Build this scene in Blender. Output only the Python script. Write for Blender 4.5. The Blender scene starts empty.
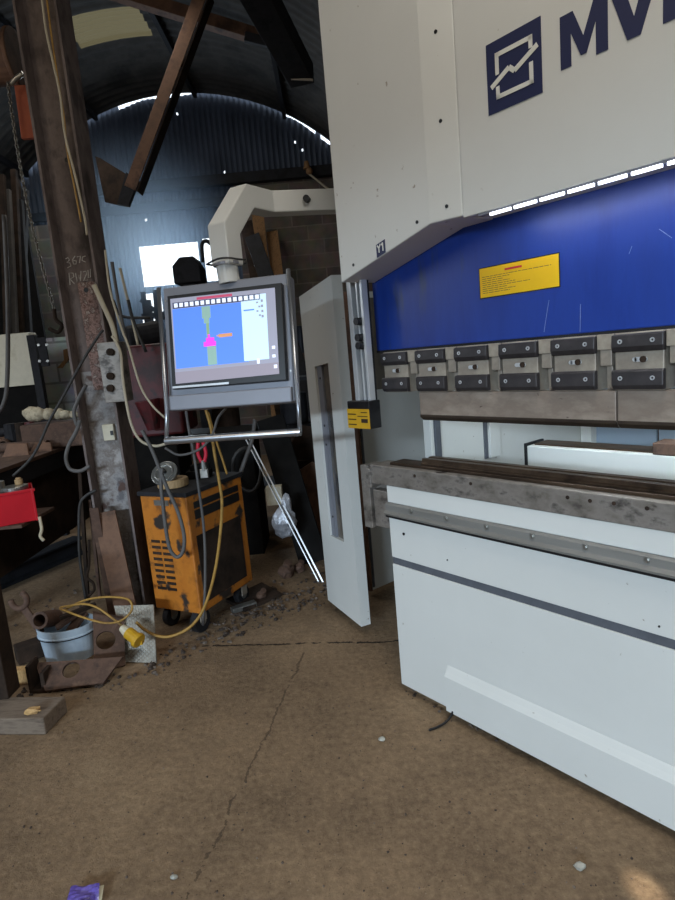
import bpy, bmesh, math, random
import numpy as np
from mathutils import Matrix, Vector
random.seed(7)
S = bpy.context.scene
COL = S.collection

# ------------------------------------------------------------------ camera
F, HC = 590.0, 1.45
PITCH, ROLL, YAW = math.radians(9.289), math.radians(-5.074), math.radians(38.79)
_cp, _sp, _c, _s = math.cos(PITCH), math.sin(PITCH), math.cos(ROLL), math.sin(ROLL)
FW = np.array([0, _cp, -_sp]); _rt = np.array([1., 0, 0]); _up = np.array([0, _sp, _cp])
RT = _c * _rt + _s * _up; UP = -_s * _rt + _c * _up
EYE = np.array([0, 0, HC])
cam = bpy.data.cameras.new('camera'); camo = bpy.data.objects.new('camera', cam); COL.objects.link(camo)
cam.sensor_fit = 'VERTICAL'; cam.sensor_height = 36; cam.lens = F / 900 * 36; cam.clip_start = .02
camo.matrix_world = Matrix(((RT[0], UP[0], -FW[0], 0), (RT[1], UP[1], -FW[1], 0), (RT[2], UP[2], -FW[2], HC), (0, 0, 0, 1)))
S.camera = camo
def ray(x, y): return FW + RT * (x - 337.5) / F - UP * (y - 450) / F
def at(x, y, Y):                       # world point seen at x, y at depth Y
    d = ray(x, y); return Vector(EYE + d * Y / d[1])
def gnd(x, y, z=0.):                   # world point at height z
    d = ray(x, y); return Vector(EYE + d * (z - HC) / d[2])
# machine frame
MO = np.array([0.1852, 2.3367, 0.])
MU = np.array([math.sin(YAW), -math.cos(YAW), 0]); MB_ = np.array([math.cos(YAW), math.sin(YAW), 0])
MACH = Matrix(((MU[0], MB_[0], 0, MO[0]), (MU[1], MB_[1], 0, MO[1]), (0, 0, 1, 0), (0, 0, 0, 1)))
def ml(x, y, my):
    d = ray(x, y); c = EYE - MO; t = (my - c @ MB_) / (d @ MB_); p = c + t * d
    return Vector((p @ MU, my, p[2]))

# ------------------------------------------------------------------ materials
def lin(h):
    if isinstance(h, str):
        h = [int(h[i:i + 2], 16) / 255 for i in (0, 2, 4)]
        h = [c / 12.92 if c <= .04045 else ((c + .055) / 1.055) ** 2.4 for c in h]
    return (h[0], h[1], h[2], 1)
def newmat(n):
    m = bpy.data.materials.new(n); m.use_nodes = True
    nt = m.node_tree; return m, nt, nt.nodes['Principled BSDF']
def mat(name, cols, scale=4., detail=6., rough=.6, metal=0., bump=0., rvar=0., stretch=(1, 1, 1), lo=.35, hi=.65, spots=None, coat=0., spec=.5):
    """cols: list of colours spread over a noise ramp; spots: (colour, scale, threshold)"""
    m, nt, b = newmat(name); N, L = nt.nodes, nt.links
    tc = N.new('ShaderNodeTexCoord'); mp = N.new('ShaderNodeMapping'); mp.inputs['Scale'].default_value = stretch
    L.new(tc.outputs['Object'], mp.inputs['Vector'])
    nz = N.new('ShaderNodeTexNoise'); nz.inputs['Scale'].default_value = scale; nz.inputs['Detail'].default_value = detail
    nz.inputs['Roughness'].default_value = .65
    L.new(mp.outputs[0], nz.inputs['Vector'])
    rp = N.new('ShaderNodeValToRGB'); e = rp.color_ramp.elements
    if isinstance(cols, str): cols = [cols]
    cols = [lin(c) for c in cols]
    if len(cols) == 1: cols = cols * 2
    e[0].position = lo; e[0].color = cols[0]; e[1].position = hi; e[1].color = cols[-1]
    for i, c in enumerate(cols[1:-1]):
        k = e.new(lo + (hi - lo) * (i + 1) / (len(cols) - 1)); k.color = c
    L.new(nz.outputs['Fac'], rp.inputs['Fac']); out = rp.outputs['Color']
    if spots:
        n2 = N.new('ShaderNodeTexNoise'); n2.inputs['Scale'].default_value = spots[1]; n2.inputs['Detail'].default_value = 5
        L.new(mp.outputs[0], n2.inputs['Vector'])
        r2 = N.new('ShaderNodeValToRGB'); r2.color_ramp.elements[0].position = spots[2]; r2.color_ramp.elements[1].position = spots[2] + .06
        L.new(n2.outputs['Fac'], r2.inputs['Fac'])
        mx = N.new('ShaderNodeMixRGB'); mx.inputs['Color2'].default_value = lin(spots[0])
        L.new(r2.outputs['Color'], mx.inputs['Fac']); L.new(out, mx.inputs['Color1']); out = mx.outputs['Color']
    L.new(out, b.inputs['Base Color'])
    b.inputs['Roughness'].default_value = rough; b.inputs['Metallic'].default_value = metal
    b.inputs['Coat Weight'].default_value = coat; b.inputs['Specular IOR Level'].default_value = spec
    if rvar:
        mr = N.new('ShaderNodeMapRange'); mr.inputs['To Min'].default_value = rough - rvar; mr.inputs['To Max'].default_value = rough + rvar
        L.new(nz.outputs['Fac'], mr.inputs['Value']); L.new(mr.outputs[0], b.inputs['Roughness'])
    if bump:
        bp = N.new('ShaderNodeBump'); bp.inputs['Strength'].default_value = bump; bp.inputs['Distance'].default_value = .01
        n3 = N.new('ShaderNodeTexNoise'); n3.inputs['Scale'].default_value = scale * 4; n3.inputs['Detail'].default_value = 8
        L.new(mp.outputs[0], n3.inputs['Vector']); L.new(n3.outputs['Fac'], bp.inputs['Height']); L.new(bp.outputs[0], b.inputs['Normal'])
    return m
def emis(name, col, st):
    m, nt, b = newmat(name); b.inputs['Base Color'].default_value = lin(col)
    b.inputs['Emission Color'].default_value = lin(col); b.inputs['Emission Strength'].default_value = st; return m
def glass(name, col, rough=.05, alpha=.4):
    m, nt, b = newmat(name); b.inputs['Base Color'].default_value = lin(col); b.inputs['Roughness'].default_value = rough
    b.inputs['Transmission Weight'].default_value = alpha; return m

M = {}
M['paint'] = mat('machine_paint', ['c8c8c3', 'cdcdc8'], 1.5, rough=.42, spots=('8f8678', 40, .71), spec=.4)
M['blue'] = mat('ram_blue', ['142f7e', '1b3a8e', '173484'], 2.2, rough=.42, rvar=.08, stretch=(2.6, 1, .5), spots=('35426a', 3.2, .63))
M['scratch'] = mat('scratch_pale', '7f8db4', rough=.6)
M['navy'] = mat('logo_navy', '121c46', rough=.5)
M['decal'] = mat('decal_white', 'd8d8d0', rough=.5)
M['yellow'] = mat('sticker_yellow', ['e8b908', 'dcae08'], 3, rough=.55)
M['black'] = mat('black_plastic', ['0d0d0f', '161618'], 8, rough=.45)
M['stainless'] = mat('stainless_rod', ['8e9094', 'a0a2a6'], 4, rough=.3, metal=.8)
M['rubber'] = mat('dark_rubber', ['4c4f55', '565960'], 12, rough=.7)
M['clampblack'] = mat('clamp_black_steel', ['242224', '393536'], 14, rough=.5, metal=.1, bump=.08)
M['steel'] = mat('ground_steel', ['a2988a', '90867a', 'aea494'], 6, rough=.45, metal=.25, spots=('4a3a2e', 22, .66), stretch=(1, 1, 1))
M['punch'] = mat('punch_steel', ['988b7e', '887a6e', 'a29486'], 5, rough=.42, metal=.25, stretch=(.7, 1, 2), spots=('3f3029', 30, .68))
M['punchdark'] = mat('punch_tip_steel', ['3d332c', '4d4238'], 10, rough=.45, metal=.6)
M['bed'] = mat('scraped_bed_steel', ['57514c', '7d766e', '8d867f', '4a4541'], 7, rough=.48, metal=.45, stretch=(1, 1, 1.6), bump=.05, spots=('2d2520', 16, .67))
M['die'] = mat('oily_die_steel', ['2e241c', '4b3c30', '5c4b3c'], 4, rough=.38, metal=.6, stretch=(.5, 3, 3))
M['rail'] = mat('aluminium_rail', ['86847f', '74726d'], 3, rough=.5, metal=.25, stretch=(.3, 1, 4))
M['bolt'] = mat('bolt_steel', ['55524d', '6e6a64'], 20, rough=.35, metal=.8)
M['alu'] = mat('brushed_aluminium', ['c4c6c8', 'd4d6d8'], 4, rough=.36, metal=.45, stretch=(3, 3, .2))
M['housing'] = mat('console_grey', ['7c7e86', '84868e'], 2, rough=.5, metal=.25, spots=('a8aab0', 60, .8))
M['paneld'] = mat('blue_grey_panel', ['8b99a8', '93a1b0'], 1.5, rough=.4)
M['led'] = emis('led_white', 'eef4ff', 5.0)
M['floor_scrap'] = mat('scrap_grit', ['2a221c', '443830', '75695e'], 30, rough=.9)
M['rust'] = mat('rusty_steel', ['3a2a22', '5a4234', '4a352a', '6a5140'], 7, rough=.8, bump=.2)
M['rustd'] = mat('dark_rusty_steel', ['1e1815', '32271f', '3e3028'], 6, rough=.85, spec=.2, bump=.2)
M['rustbrown'] = mat('brown_oxide_steel', ['5a4132', '74543f', '4a3427'], 5, rough=.75, bump=.15)
M['column'] = mat('column_steel', ['443c3a', '625754', '766a66', '4e4543'], 5, rough=.7, metal=.2, bump=.15, stretch=(1, 1, .6))
M['columnw'] = mat('column_worn_steel', ['5d5a5c', '8e8a88', '6b625c', 'a19c98'], 9, rough=.6, metal=.2, bump=.2, spots=('4b3228', 11, .6))
M['mottle'] = mat('flaking_rust_paint', ['5d4038', '9a8078', '57403a', 'b0a49c'], 30, rough=.8, bump=.3)
M['darksteel'] = mat('dark_steel', ['18181a', '26262a', '1e1d1d'], 6, rough=.75, metal=.1, spec=.3)
M['black_oily'] = mat('black_oily', ['0c0b0b', '181614'], 8, rough=.85, spec=.15)
M['orange'] = mat('welder_orange', ['5a3a1c', 'b0671a', 'b87020', '9c5c18', '4a3420'], 6, rough=.55, bump=.08, lo=.3, hi=.72, spots=('2e2620', 9, .56))
M['orangeclean'] = mat('hoist_orange', ['a8502a', '94432a'], 6, rough=.6)
M['red'] = mat('red_plastic', ['c81526', 'b81020'], 3, rough=.4)
M['redpaint'] = mat('dark_red_paint', ['40161a', '581c20', '301012'], 4, rough=.5, spots=('201414', 6, .6))
M['tin'] = mat('tin', ['b0b0ac', '8f8f8a'], 12, rough=.3, metal=.8)
M['bucket'] = mat('pale_blue_enamel', ['a9bac8', 'b7c6d2', '9fb0c0'], 5, rough=.4, spots=('70685e', 18, .72))
M['wood'] = mat('weathered_timber', ['56493e', '7a6b5c', '64564a'], 4, rough=.85, bump=.3, stretch=(1, 8, 8))
M['woodl'] = mat('pale_timber', ['7e5c3c', '94704a', '6c5034'], 5, rough=.8, stretch=(6, 6, .6))
M['pale_wood'] = mat('offcut_timber', ['a08050', 'c09a66', '8c6c44'], 10, rough=.8, stretch=(6, 2, 2))
M['gal'] = mat('checker_plate', ['9a988f', 'aeaca2', '87857c'], 9, rough=.5, metal=.35)
M['white_cable'] = mat('cream_cable', ['a89e88', 'b8ae98'], 8, rough=.6)
M['grey_cable'] = mat('grey_hose', ['4c4a4a', '5e5b58'], 10, rough=.6)
M['dark_cable'] = mat('dark_cable', ['1f1e1e', '302e2c'], 10, rough=.6)
M['yellow_cable'] = mat('yellow_cable', ['8f6c2a', 'a27c38', '765822'], 10, rough=.55)
M['yplug'] = mat('yellow_plug', ['c79a1e', 'b58a18'], 10, rough=.5)
M['rag'] = mat('dirty_rag', ['a79a82', 'c4b79c', '8c806c'], 14, rough=.95, bump=.4)
M['bag'] = mat('silver_bag', ['8a8c92', 'b8bac0'], 12, rough=.35, metal=.3, bump=.4)
M['cabinet'] = mat('stained_cream_paint', ['c4bda8', 'cfc8b2', 'b3a98c'], 5, rough=.5, spots=('a08a3a', 5, .66))
M['purple'] = mat('purple_foil', ['4b3a86', '6a5aa8', '3c2c70'], 20, rough=.3, spots=('c8c0dc', 26, .64))
M['cream'] = mat('cream_foil', ['c8bfa6', 'b8ae92'], 20, rough=.4)
M['chain'] = mat('chain_steel', ['5a5650', '8a857c'], 20, rough=.4, metal=.7)
M['straw'] = mat('straw_coil', ['9a7c54', 'b0926a'], 30, rough=.7, stretch=(8, 8, 1))
M['pinkred'] = mat('red_grip', ['c81e3c', 'b4162f'], 6, rough=.5)
M['chalk'] = mat('chalk_white', ['bdb8b2'], rough=.9)
M['skyglass'] = None
# ---- floor : dusty brown concrete with slab joints
def floor_mat():
    m, nt, b = newmat('dusty_concrete_floor'); N, L = nt.nodes, nt.links
    tc = N.new('ShaderNodeNewGeometry'); P = tc.outputs['Position']
    def noise(sc, det=8, rough=.65):
        n = N.new('ShaderNodeTexNoise'); n.inputs['Scale'].default_value = sc; n.inputs['Detail'].default_value = det
        n.inputs['Roughness'].default_value = rough; L.new(P, n.inputs['Vector']); return n.outputs['Fac']
    def ramp(f, st):
        r = N.new('ShaderNodeValToRGB'); e = r.color_ramp.elements
        e[0].position, e[0].color = st[0][0], lin(st[0][1]); e[1].position, e[1].color = st[-1][0], lin(st[-1][1])
        for p, c in st[1:-1]: k = e.new(p); k.color = lin(c)
        L.new(f, r.inputs['Fac']); return r.outputs['Color']
    def mix(f, a, c, mode='MIX'):
        x = N.new('ShaderNodeMixRGB'); x.blend_type = mode
        if isinstance(f, float): x.inputs['Fac'].default_value = f
        else: L.new(f, x.inputs['Fac'])
        L.new(a, x.inputs['Color1'])
        if isinstance(c, str): x.inputs['Color2'].default_value = lin(c)
        else: L.new(c, x.inputs['Color2'])
        return x.outputs['Color']
    base = ramp(noise(1.3, 10), [(.3, '524334'), (.43, '705d49'), (.56, '8a735a'), (.7, 'a58e70')])
    fine = ramp(noise(38, 6, .75), [(.3, '382c21'), (.5, '7f6a53'), (.72, 'b09878')])
    c = mix(.38, base, fine)
    grit = ramp(noise(120, 3), [(.66, '000000'), (.72, 'ffffff')]); c = mix(grit, c, '9a8c7b')
    pit = ramp(noise(75, 4), [(.3, 'ffffff'), (.36, '000000')]); c = mix(pit, c, '2d241d')
    stain = ramp(noise(2.6, 6), [(.56, '000000'), (.66, '888888')]); c = mix(stain, c, '4a3c31')
    # joints: distance to lines, wobbled by noise
    sep = N.new('ShaderNodeSeparateXYZ'); L.new(P, sep.inputs[0])
    def mt(op, a, b_=None):
        x = N.new('ShaderNodeMath'); x.operation = op
        for i, v in enumerate((a, b_)):
            if v is None: continue
            if isinstance(v, (int, float)): x.inputs[i].default_value = v
            else: L.new(v, x.inputs[i])
        return x.outputs[0]
    wob = mt('MULTIPLY', mt('SUBTRACT', noise(5, 6, .8), .5), .09)
    def joint(p, q, width, frac):
        dx, dy = q[0] - p[0], q[1] - p[1]; l = math.hypot(dx, dy); dx /= l; dy /= l
        px = mt('SUBTRACT', sep.outputs[0], p[0]); py = mt('SUBTRACT', sep.outputs[1], p[1])
        d = mt('ABSOLUTE', mt('ADD', mt('ADD', mt('MULTIPLY', px, -dy), mt('MULTIPLY', py, dx)), wob))
        s = mt('ADD', mt('MULTIPLY', px, dx), mt('MULTIPLY', py, dy))
        on = mt('MULTIPLY', mt('MULTIPLY', mt('GREATER_THAN', s, 0), mt('LESS_THAN', s, l)), mt('LESS_THAN', d, width))
        return mt('MULTIPLY', on, mt('GREATER_THAN', noise(9, 4), frac))
    j1 = joint((-.80, 2.90), (.9, 2.68), .007, .40)
    j2 = joint((-.25, 2.74), (-.55, 1.3), .0045, .44)
    jm = mt('MAXIMUM', j1, mt('MULTIPLY', j2, .55)); c = mix(jm, c, '2a211a')
    L.new(c, b.inputs['Base Color']); b.inputs['Roughness'].default_value = .85; b.inputs['Specular IOR Level'].default_value = .25
    bp = N.new('ShaderNodeBump'); bp.inputs['Strength'].default_value = .6; bp.inputs['Distance'].default_value = .012
    h = mt('SUBTRACT', mt('ADD', mt('MULTIPLY', noise(28, 8, .7), 1.), mt('MULTIPLY', noise(4, 4), 1.2)), jm)
    L.new(h, bp.inputs['Height']); L.new(bp.outputs[0], b.inputs['Normal'])
    return m
M['floor'] = floor_mat()
def brick_mat(name, c1, c2, mortar, bw=.44, bh=.2, z=0, msize=.012, rough=.9):
    m, nt, b = newmat(name); N, L = nt.nodes, nt.links
    tc = N.new('ShaderNodeTexCoord'); sp = N.new('ShaderNodeSeparateXYZ'); cb = N.new('ShaderNodeCombineXYZ')
    L.new(tc.outputs['Object'], sp.inputs[0]); L.new(sp.outputs[0], cb.inputs[0]); L.new(sp.outputs[2], cb.inputs[1])
    br = N.new('ShaderNodeTexBrick'); br.inputs['Scale'].default_value = 1; br.inputs['Brick Width'].default_value = bw
    br.inputs['Row Height'].default_value = bh; br.inputs['Mortar Size'].default_value = msize
    br.inputs['Color1'].default_value = lin(c1); br.inputs['Color2'].default_value = lin(c2); br.inputs['Mortar'].default_value = lin(mortar)
    L.new(cb.outputs[0], br.inputs['Vector'])
    nz = N.new('ShaderNodeTexNoise'); nz.inputs['Scale'].default_value = 6; nz.inputs['Detail'].default_value = 8
    L.new(tc.outputs['Object'], nz.inputs['Vector'])
    mx = N.new('ShaderNodeMixRGB'); mx.blend_type = 'OVERLAY'; mx.inputs['Fac'].default_value = .7
    L.new(br.outputs['Color'], mx.inputs['Color1']); L.new(nz.outputs['Color'], mx.inputs['Color2'])
    hs = N.new('ShaderNodeHueSaturation'); hs.inputs['Saturation'].default_value = .7; L.new(mx.outputs[0], hs.inputs['Color'])
    L.new(hs.outputs[0], b.inputs['Base Color']); b.inputs['Roughness'].default_value = rough
    bp = N.new('ShaderNodeBump'); bp.inputs['Strength'].default_value = .5; bp.inputs['Distance'].default_value = .01
    L.new(br.outputs['Fac'], bp.inputs['Height']); bp.invert = True; L.new(bp.outputs[0], b.inputs['Normal'])
    return m
M['block'] = brick_mat('brown_block_wall', '564a41', '6a5b4f', '72665a', msize=.009)
M['white_block'] = brick_mat('whitewashed_block_wall', 'b9bdb8', 'a9ada8', '8a8c86')
M['grey_block'] = brick_mat('grey_block_pier', '5e5c5a', '6c6966', '77726c')
M['sheet'] = mat('corrugated_sheet', ['3c4452', '4c5566', '343c4a'], 1.2, rough=.55, metal=.2, stretch=(1, 1, .4))
M['roof'] = mat('weathered_roof_sheet', ['3a3835', '4c4945', '2e2c2a'], 1.5, rough=.85)
def translucent(name, col, fac=.8):
    m, nt, b = newmat(name); N, L = nt.nodes, nt.links
    b.inputs['Base Color'].default_value = lin(col); b.inputs['Roughness'].default_value = .6
    t = N.new('ShaderNodeBsdfTranslucent'); t.inputs['Color'].default_value = lin(col)
    mx = N.new('ShaderNodeMixShader'); mx.inputs[0].default_value = fac
    L.new(b.outputs[0], mx.inputs[1]); L.new(t.outputs[0], mx.inputs[2]); L.new(mx.outputs[0], N['Material Output'].inputs['Surface']); return m
M['rooflight'] = translucent('yellowed_rooflight', '7c7052', .32)
M['glassd'] = mat('smoked_window_and_shade', ['4a4a48', '6a6258', '3a3c40'], 3, rough=.12, stretch=(1, 1, .6), spec=.8)  # glass of the gate window, also used for the guard's shade pane

# ------------------------------------------------------------------ mesh builder
class B:
    def __init__(s): s.bm = bmesh.new(); s.mi = 0
    def _f(s, vs):
        try:
            f = s.bm.faces.new(vs); f.material_index = s.mi; return f
        except ValueError: return None
    def hexa(s, p):                      # 8 pts: bottom loop then top loop
        v = [s.bm.verts.new(q) for q in p]
        for q in ((3, 2, 1, 0), (4, 5, 6, 7), (0, 1, 5, 4), (1, 2, 6, 5), (2, 3, 7, 6), (3, 0, 4, 7)): s._f([v[i] for i in q])
        return s
    def box(s, x0, x1, y0, y1, z0, z1):
        return s.hexa([(x0, y0, z0), (x1, y0, z0), (x1, y1, z0), (x0, y1, z0), (x0, y0, z1), (x1, y0, z1), (x1, y1, z1), (x0, y1, z1)])
    def bar(s, a, b, w, t, up=(0, 0, 1)):   # rectangular bar between a and b
        a, b = Vector(a), Vector(b); d = (b - a).normalized(); u = Vector(up)
        x = d.cross(u)
        if x.length < 1e-4: x = d.cross(Vector((0, 1, 0)))
        x.normalize(); y = x.cross(d).normalized()
        o = [(-1, -1), (1, -1), (1, 1), (-1, 1)]
        return s.hexa([a + x * i * w / 2 + y * j * t / 2 for i, j in o] + [b + x * i * w / 2 + y * j * t / 2 for i, j in o])
    def prism(s, pts, ax):               # pts: list of 3-D points of a planar polygon, ax: extrusion vector
        ax = Vector(ax); a = [s.bm.verts.new(p) for p in pts]; b = [s.bm.verts.new(Vector(p) + ax) for p in pts]
        s._f(a[::-1]); s._f(b); n = len(a)
        for i in range(n): s._f([a[i], a[(i + 1) % n], b[(i + 1) % n], b[i]])
        return s
    def cyl(s, a, b, r, r2=None, n=16, cap=True):
        r2 = r if r2 is None else r2; a, b = Vector(a), Vector(b); d = (b - a).normalized()
        x = d.cross(Vector((0, 0, 1)) if abs(d.z) < .9 else Vector((1, 0, 0))).normalized(); y = d.cross(x)
        A = [s.bm.verts.new(a + (x * math.cos(t) + y * math.sin(t)) * r) for t in [2 * math.pi * i / n for i in range(n)]]
        Bv = [s.bm.verts.new(b + (x * math.cos(t) + y * math.sin(t)) * r2) for t in [2 * math.pi * i / n for i in range(n)]]
        for i in range(n): s._f([A[i], A[(i + 1) % n], Bv[(i + 1) % n], Bv[i]])
        if cap: s._f(A[::-1]); s._f(Bv)
        return s
    def pipe(s, a, b, ro, ri, n=20):
        a, b = Vector(a), Vector(b); d = (b - a).normalized()
        x = d.cross(Vector((0, 0, 1)) if abs(d.z) < .9 else Vector((1, 0, 0))).normalized(); y = d.cross(x)
        R = [[s.bm.verts.new(p + (x * math.cos(t) + y * math.sin(t)) * r) for t in [2 * math.pi * i / n for i in range(n)]] for p, r in ((a, ro), (b, ro), (b, ri), (a, ri))]
        for k in range(4):
            for i in range(n): s._f([R[k][i], R[k][(i + 1) % n], R[(k + 1) % 4][(i + 1) % n], R[(k + 1) % 4][i]])
        return s
    def tube(s, pts, r, n=8, closed=False):
        pts = [Vector(p) for p in pts]; rings = []; m = len(pts); x = None
        for i, p in enumerate(pts):
            if closed: d = (pts[(i + 1) % m] - pts[i - 1]).normalized()
            else: d = (pts[min(i + 1, m - 1)] - pts[max(i - 1, 0)]).normalized()
            if x is None: x = d.cross(Vector((0, 0, 1)) if abs(d.z) < .9 else Vector((1, 0, 0))).normalized()
            else: x = (x - d * x.dot(d)).normalized()
            y = d.cross(x)
            rings.append([s.bm.verts.new(p + (x * math.cos(t) + y * math.sin(t)) * r) for t in [2 * math.pi * k / n for k in range(n)]])
        for i in range(m if closed else m - 1):
            a, b = rings[i], rings[(i + 1) % m]
            for k in range(n): s._f([a[k], a[(k + 1) % n], b[(k + 1) % n], b[k]])
        if not closed: s._f(rings[0][::-1]); s._f(rings[-1])
        return s
    def sphere(s, c, r, sc=(1, 1, 1), sub=2, jit=0):
        g = bmesh.ops.create_icosphere(s.bm, subdivisions=sub, radius=r)
        for v in g['verts']:
            k = 1 + random.uniform(-jit, jit); v.co = Vector((v.co.x * sc[0] * k, v.co.y * sc[1] * k, v.co.z * sc[2] * k)) + Vector(c)
        for f in {f for v in g['verts'] for f in v.link_faces}: f.material_index = s.mi
        return s
    def quad(s, a, b, c, d):
        s._f([s.bm.verts.new(p) for p in (a, b, c, d)]); return s
FR = {}
def link(o, parent=None):
    COL.objects.link(o)
    if parent is not None: o.parent = parent
def build(name, b, m, parent=None, bevel=0., smooth=False, local=False, label=None, seg=2):
    """link the builder as ONE mesh object; geometry is given in world space unless local"""
    me = bpy.data.meshes.new(name); bm = b.bm
    bmesh.ops.recalc_face_normals(bm, faces=bm.faces[:]); bm.to_mesh(me); bm.free()
    for k in (m if isinstance(m, (list, tuple)) else [m]): me.materials.append(k)
    o = bpy.data.objects.new(name, me); link(o, parent)
    if parent is not None:
        fr = FR[parent.name]
        if not local: me.transform(fr.inverted())
        FR[o.name] = fr
    else:
        co = np.array([v.co for v in me.vertices]); lo, hi = co.min(0), co.max(0)
        c = Vector(((lo[0] + hi[0]) / 2, (lo[1] + hi[1]) / 2, lo[2])); me.transform(Matrix.Translation(-c)); o.location = c
        FR[o.name] = Matrix.Translation(c)
    if smooth:
        for p in me.polygons: p.use_smooth = True
    if bevel:
        md = o.modifiers.new('bevel', 'BEVEL'); md.width = bevel; md.segments = seg; md.limit_method = 'ANGLE'; md.angle_limit = .6
        md.harden_normals = False
    if label: o['label'] = label
    return o
def tag(o, label, cat, group=None, kind=None):
    o['label'] = label; o['category'] = cat
    if group: o['group'] = group
    if kind: o['kind'] = kind
    return o
def struct(o): o['kind'] = 'structure'; return o
def thing(name, loc, label, cat, group=None, mat4=None):
    o = bpy.data.objects.new(name, None); o.empty_display_size = .1; COL.objects.link(o)
    if mat4 is None: o.location = loc; FR[o.name] = Matrix.Translation(Vector(loc))
    else: o.matrix_world = mat4; FR[o.name] = mat4
    return tag(o, label, cat, group)
def copyof(o, name, parent, off, data=True):
    c = o.copy(); c.name = name; COL.objects.link(c); c.parent = parent; c.location = o.location + Vector(off); FR[c.name] = FR[o.name]; return c
def smoothpath(pts, k=8):
    P = [Vector(p) for p in pts]; P = [P[0] * 2 - P[1]] + P + [P[-1] * 2 - P[-2]]; out = []
    for i in range(1, len(P) - 2):
        for j in range(k):
            t = j / k; a, b, c, d = P[i - 1:i + 3]
            out.append(.5 * ((2 * b) + (c - a) * t + (2 * a - 5 * b + 4 * c - d) * t * t + (3 * b - 3 * c + d - a) * t ** 3))
    out.append(P[-2]); return out
def cable(name, pts, r, m, label, cat='cable', group=None):
    b = B().tube(smoothpath(pts), r, 8); o = build(name, b, m, smooth=True); return tag(o, label, cat, group)

# ================================================================== SETTING
VC, VR = (-1.85, 1.98), 3.25          # roof vault axis (x, z) and radius
YB = 9.0                              # gable plane
struct(build('floor', B().quad((-60, -80, 0), (60, -80, 0), (60, 9.2, 0), (-60, 9.2, 0)), M['floor']))
# roof: corrugated vault with a strip of rooflight left open
def vault_pt(a, y, r): return (VC[0] + r * math.sin(a), y, VC[1] + r * math.cos(a))
A0, A1 = -1.187, 1.187
RL = (-.21, .05, 6.95, 7.52)          # rooflight angle / depth range
def vault(cx, y0, y1, pitch, skip=None):
    b = B(); ny = int((y1 - y0) / (pitch / 4)); na = 36
    ys = [y0 + (y1 - y0) * j / ny for j in range(ny + 1)]; an = sorted(set([A0 + (A1 - A0) * i / na for i in range(na + 1)] + ([skip[0], skip[1]] if skip else [])))
    g = [[b.bm.verts.new((cx + (VR + .018 * math.sin(2 * math.pi * y / pitch)) * math.sin(a), y, VC[1] + (VR + .018 * math.sin(2 * math.pi * y / pitch)) * math.cos(a))) for a in an] for y in ys]
    for j in range(ny):
        for i in range(len(an) - 1):
            if skip and skip[0] - 1e-6 <= (an[i] + an[i + 1]) / 2 <= skip[1] and skip[2] <= (ys[j] + ys[j + 1]) / 2 <= skip[3]: continue
            b._f([g[j][i], g[j][i + 1], g[j + 1][i + 1], g[j + 1][i]])
    return b
struct(build('ceiling', vault(VC[0], -5., 8.97, .15, RL), M['roof'], smooth=True))
struct(build('ceiling', vault(VC[0] + 2 * VR * math.sin(A1), -5., 8.97, .3), M['roof'], smooth=True))
b = B(); n = 18
for j in range(n):
    for i in range(8):
        y0, y1 = RL[2] - .1 + (RL[3] - RL[2] + .2) * j / n, RL[2] - .1 + (RL[3] - RL[2] + .2) * (j + 1) / n
        a0, a1 = RL[0] - .03 + (RL[1] - RL[0] + .06) * i / 8, RL[0] - .03 + (RL[1] - RL[0] + .06) * (i + 1) / 8
        r0, r1 = VR + .03 + .02 * (j % 2), VR + .03 + .02 * ((j + 1) % 2)
        b.quad(vault_pt(a0, y0, r0), vault_pt(a1, y0, r0), vault_pt(a1, y1, r1), vault_pt(a0, y1, r1))
struct(build('window_3', b, M['rooflight']))
# gable: corrugated sheet over the block wall, with openings, pin holes and the open eaves gap
def gab(x, y): p = at(x, y, YB); return p.x, p.z
def grect(pts):
    q = [gab(*p) for p in pts]; return (min(p[0] for p in q), max(p[0] for p in q), min(p[1] for p in q), max(p[1] for p in q))
def rect4(a, bb): return (a[0], bb[0], bb[1], a[1])
wx0, wz1 = gab(139, 247); wx1, _ = gab(197, 240); _, wz0 = gab(146, 287)
OP = [(wx0, wx1, wz0, wz1)]
nx0, nz1 = gab(202, 239); OP.append((nx0, nx0 + .22, wz0, nz1))
for p, q in (((146, 294), (163, 313)), ((143, 320), (163, 335))):
    a, c = gab(*p), gab(*q); OP.append((a[0], c[0], c[1], a[1]))
holes = [gab(*p) for p in ((154, 207), (170, 205), (185, 204), (197, 201), (177, 114), (295, 142), (225, 172), (146, 220), (302, 150))]
zl = sorted(set([round(v, 3) for r in OP for v in r[2:]] + [round(h[1] + s, 3) for h in holes for s in (-.016, .016)] + [1.5, 2.2, 4.3]))
b = B(); dx = .076 / 4; nx = int((1.2 + 4.86) / dx); prev = None
gaps = [(-.245, .1), (.49, .64), (.67, .74)]
def topz(x):
    s = max(-.99, min(.99, (x - VC[0]) / VR)); a = math.asin(s)
    g = any(p <= a <= q for p, q in gaps)
    k = .036 + .014 * math.sin(x * 9) if g else -.03
    return VC[1] + math.sqrt(max(.01, (VR - k) ** 2 - (x - VC[0]) ** 2))
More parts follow.
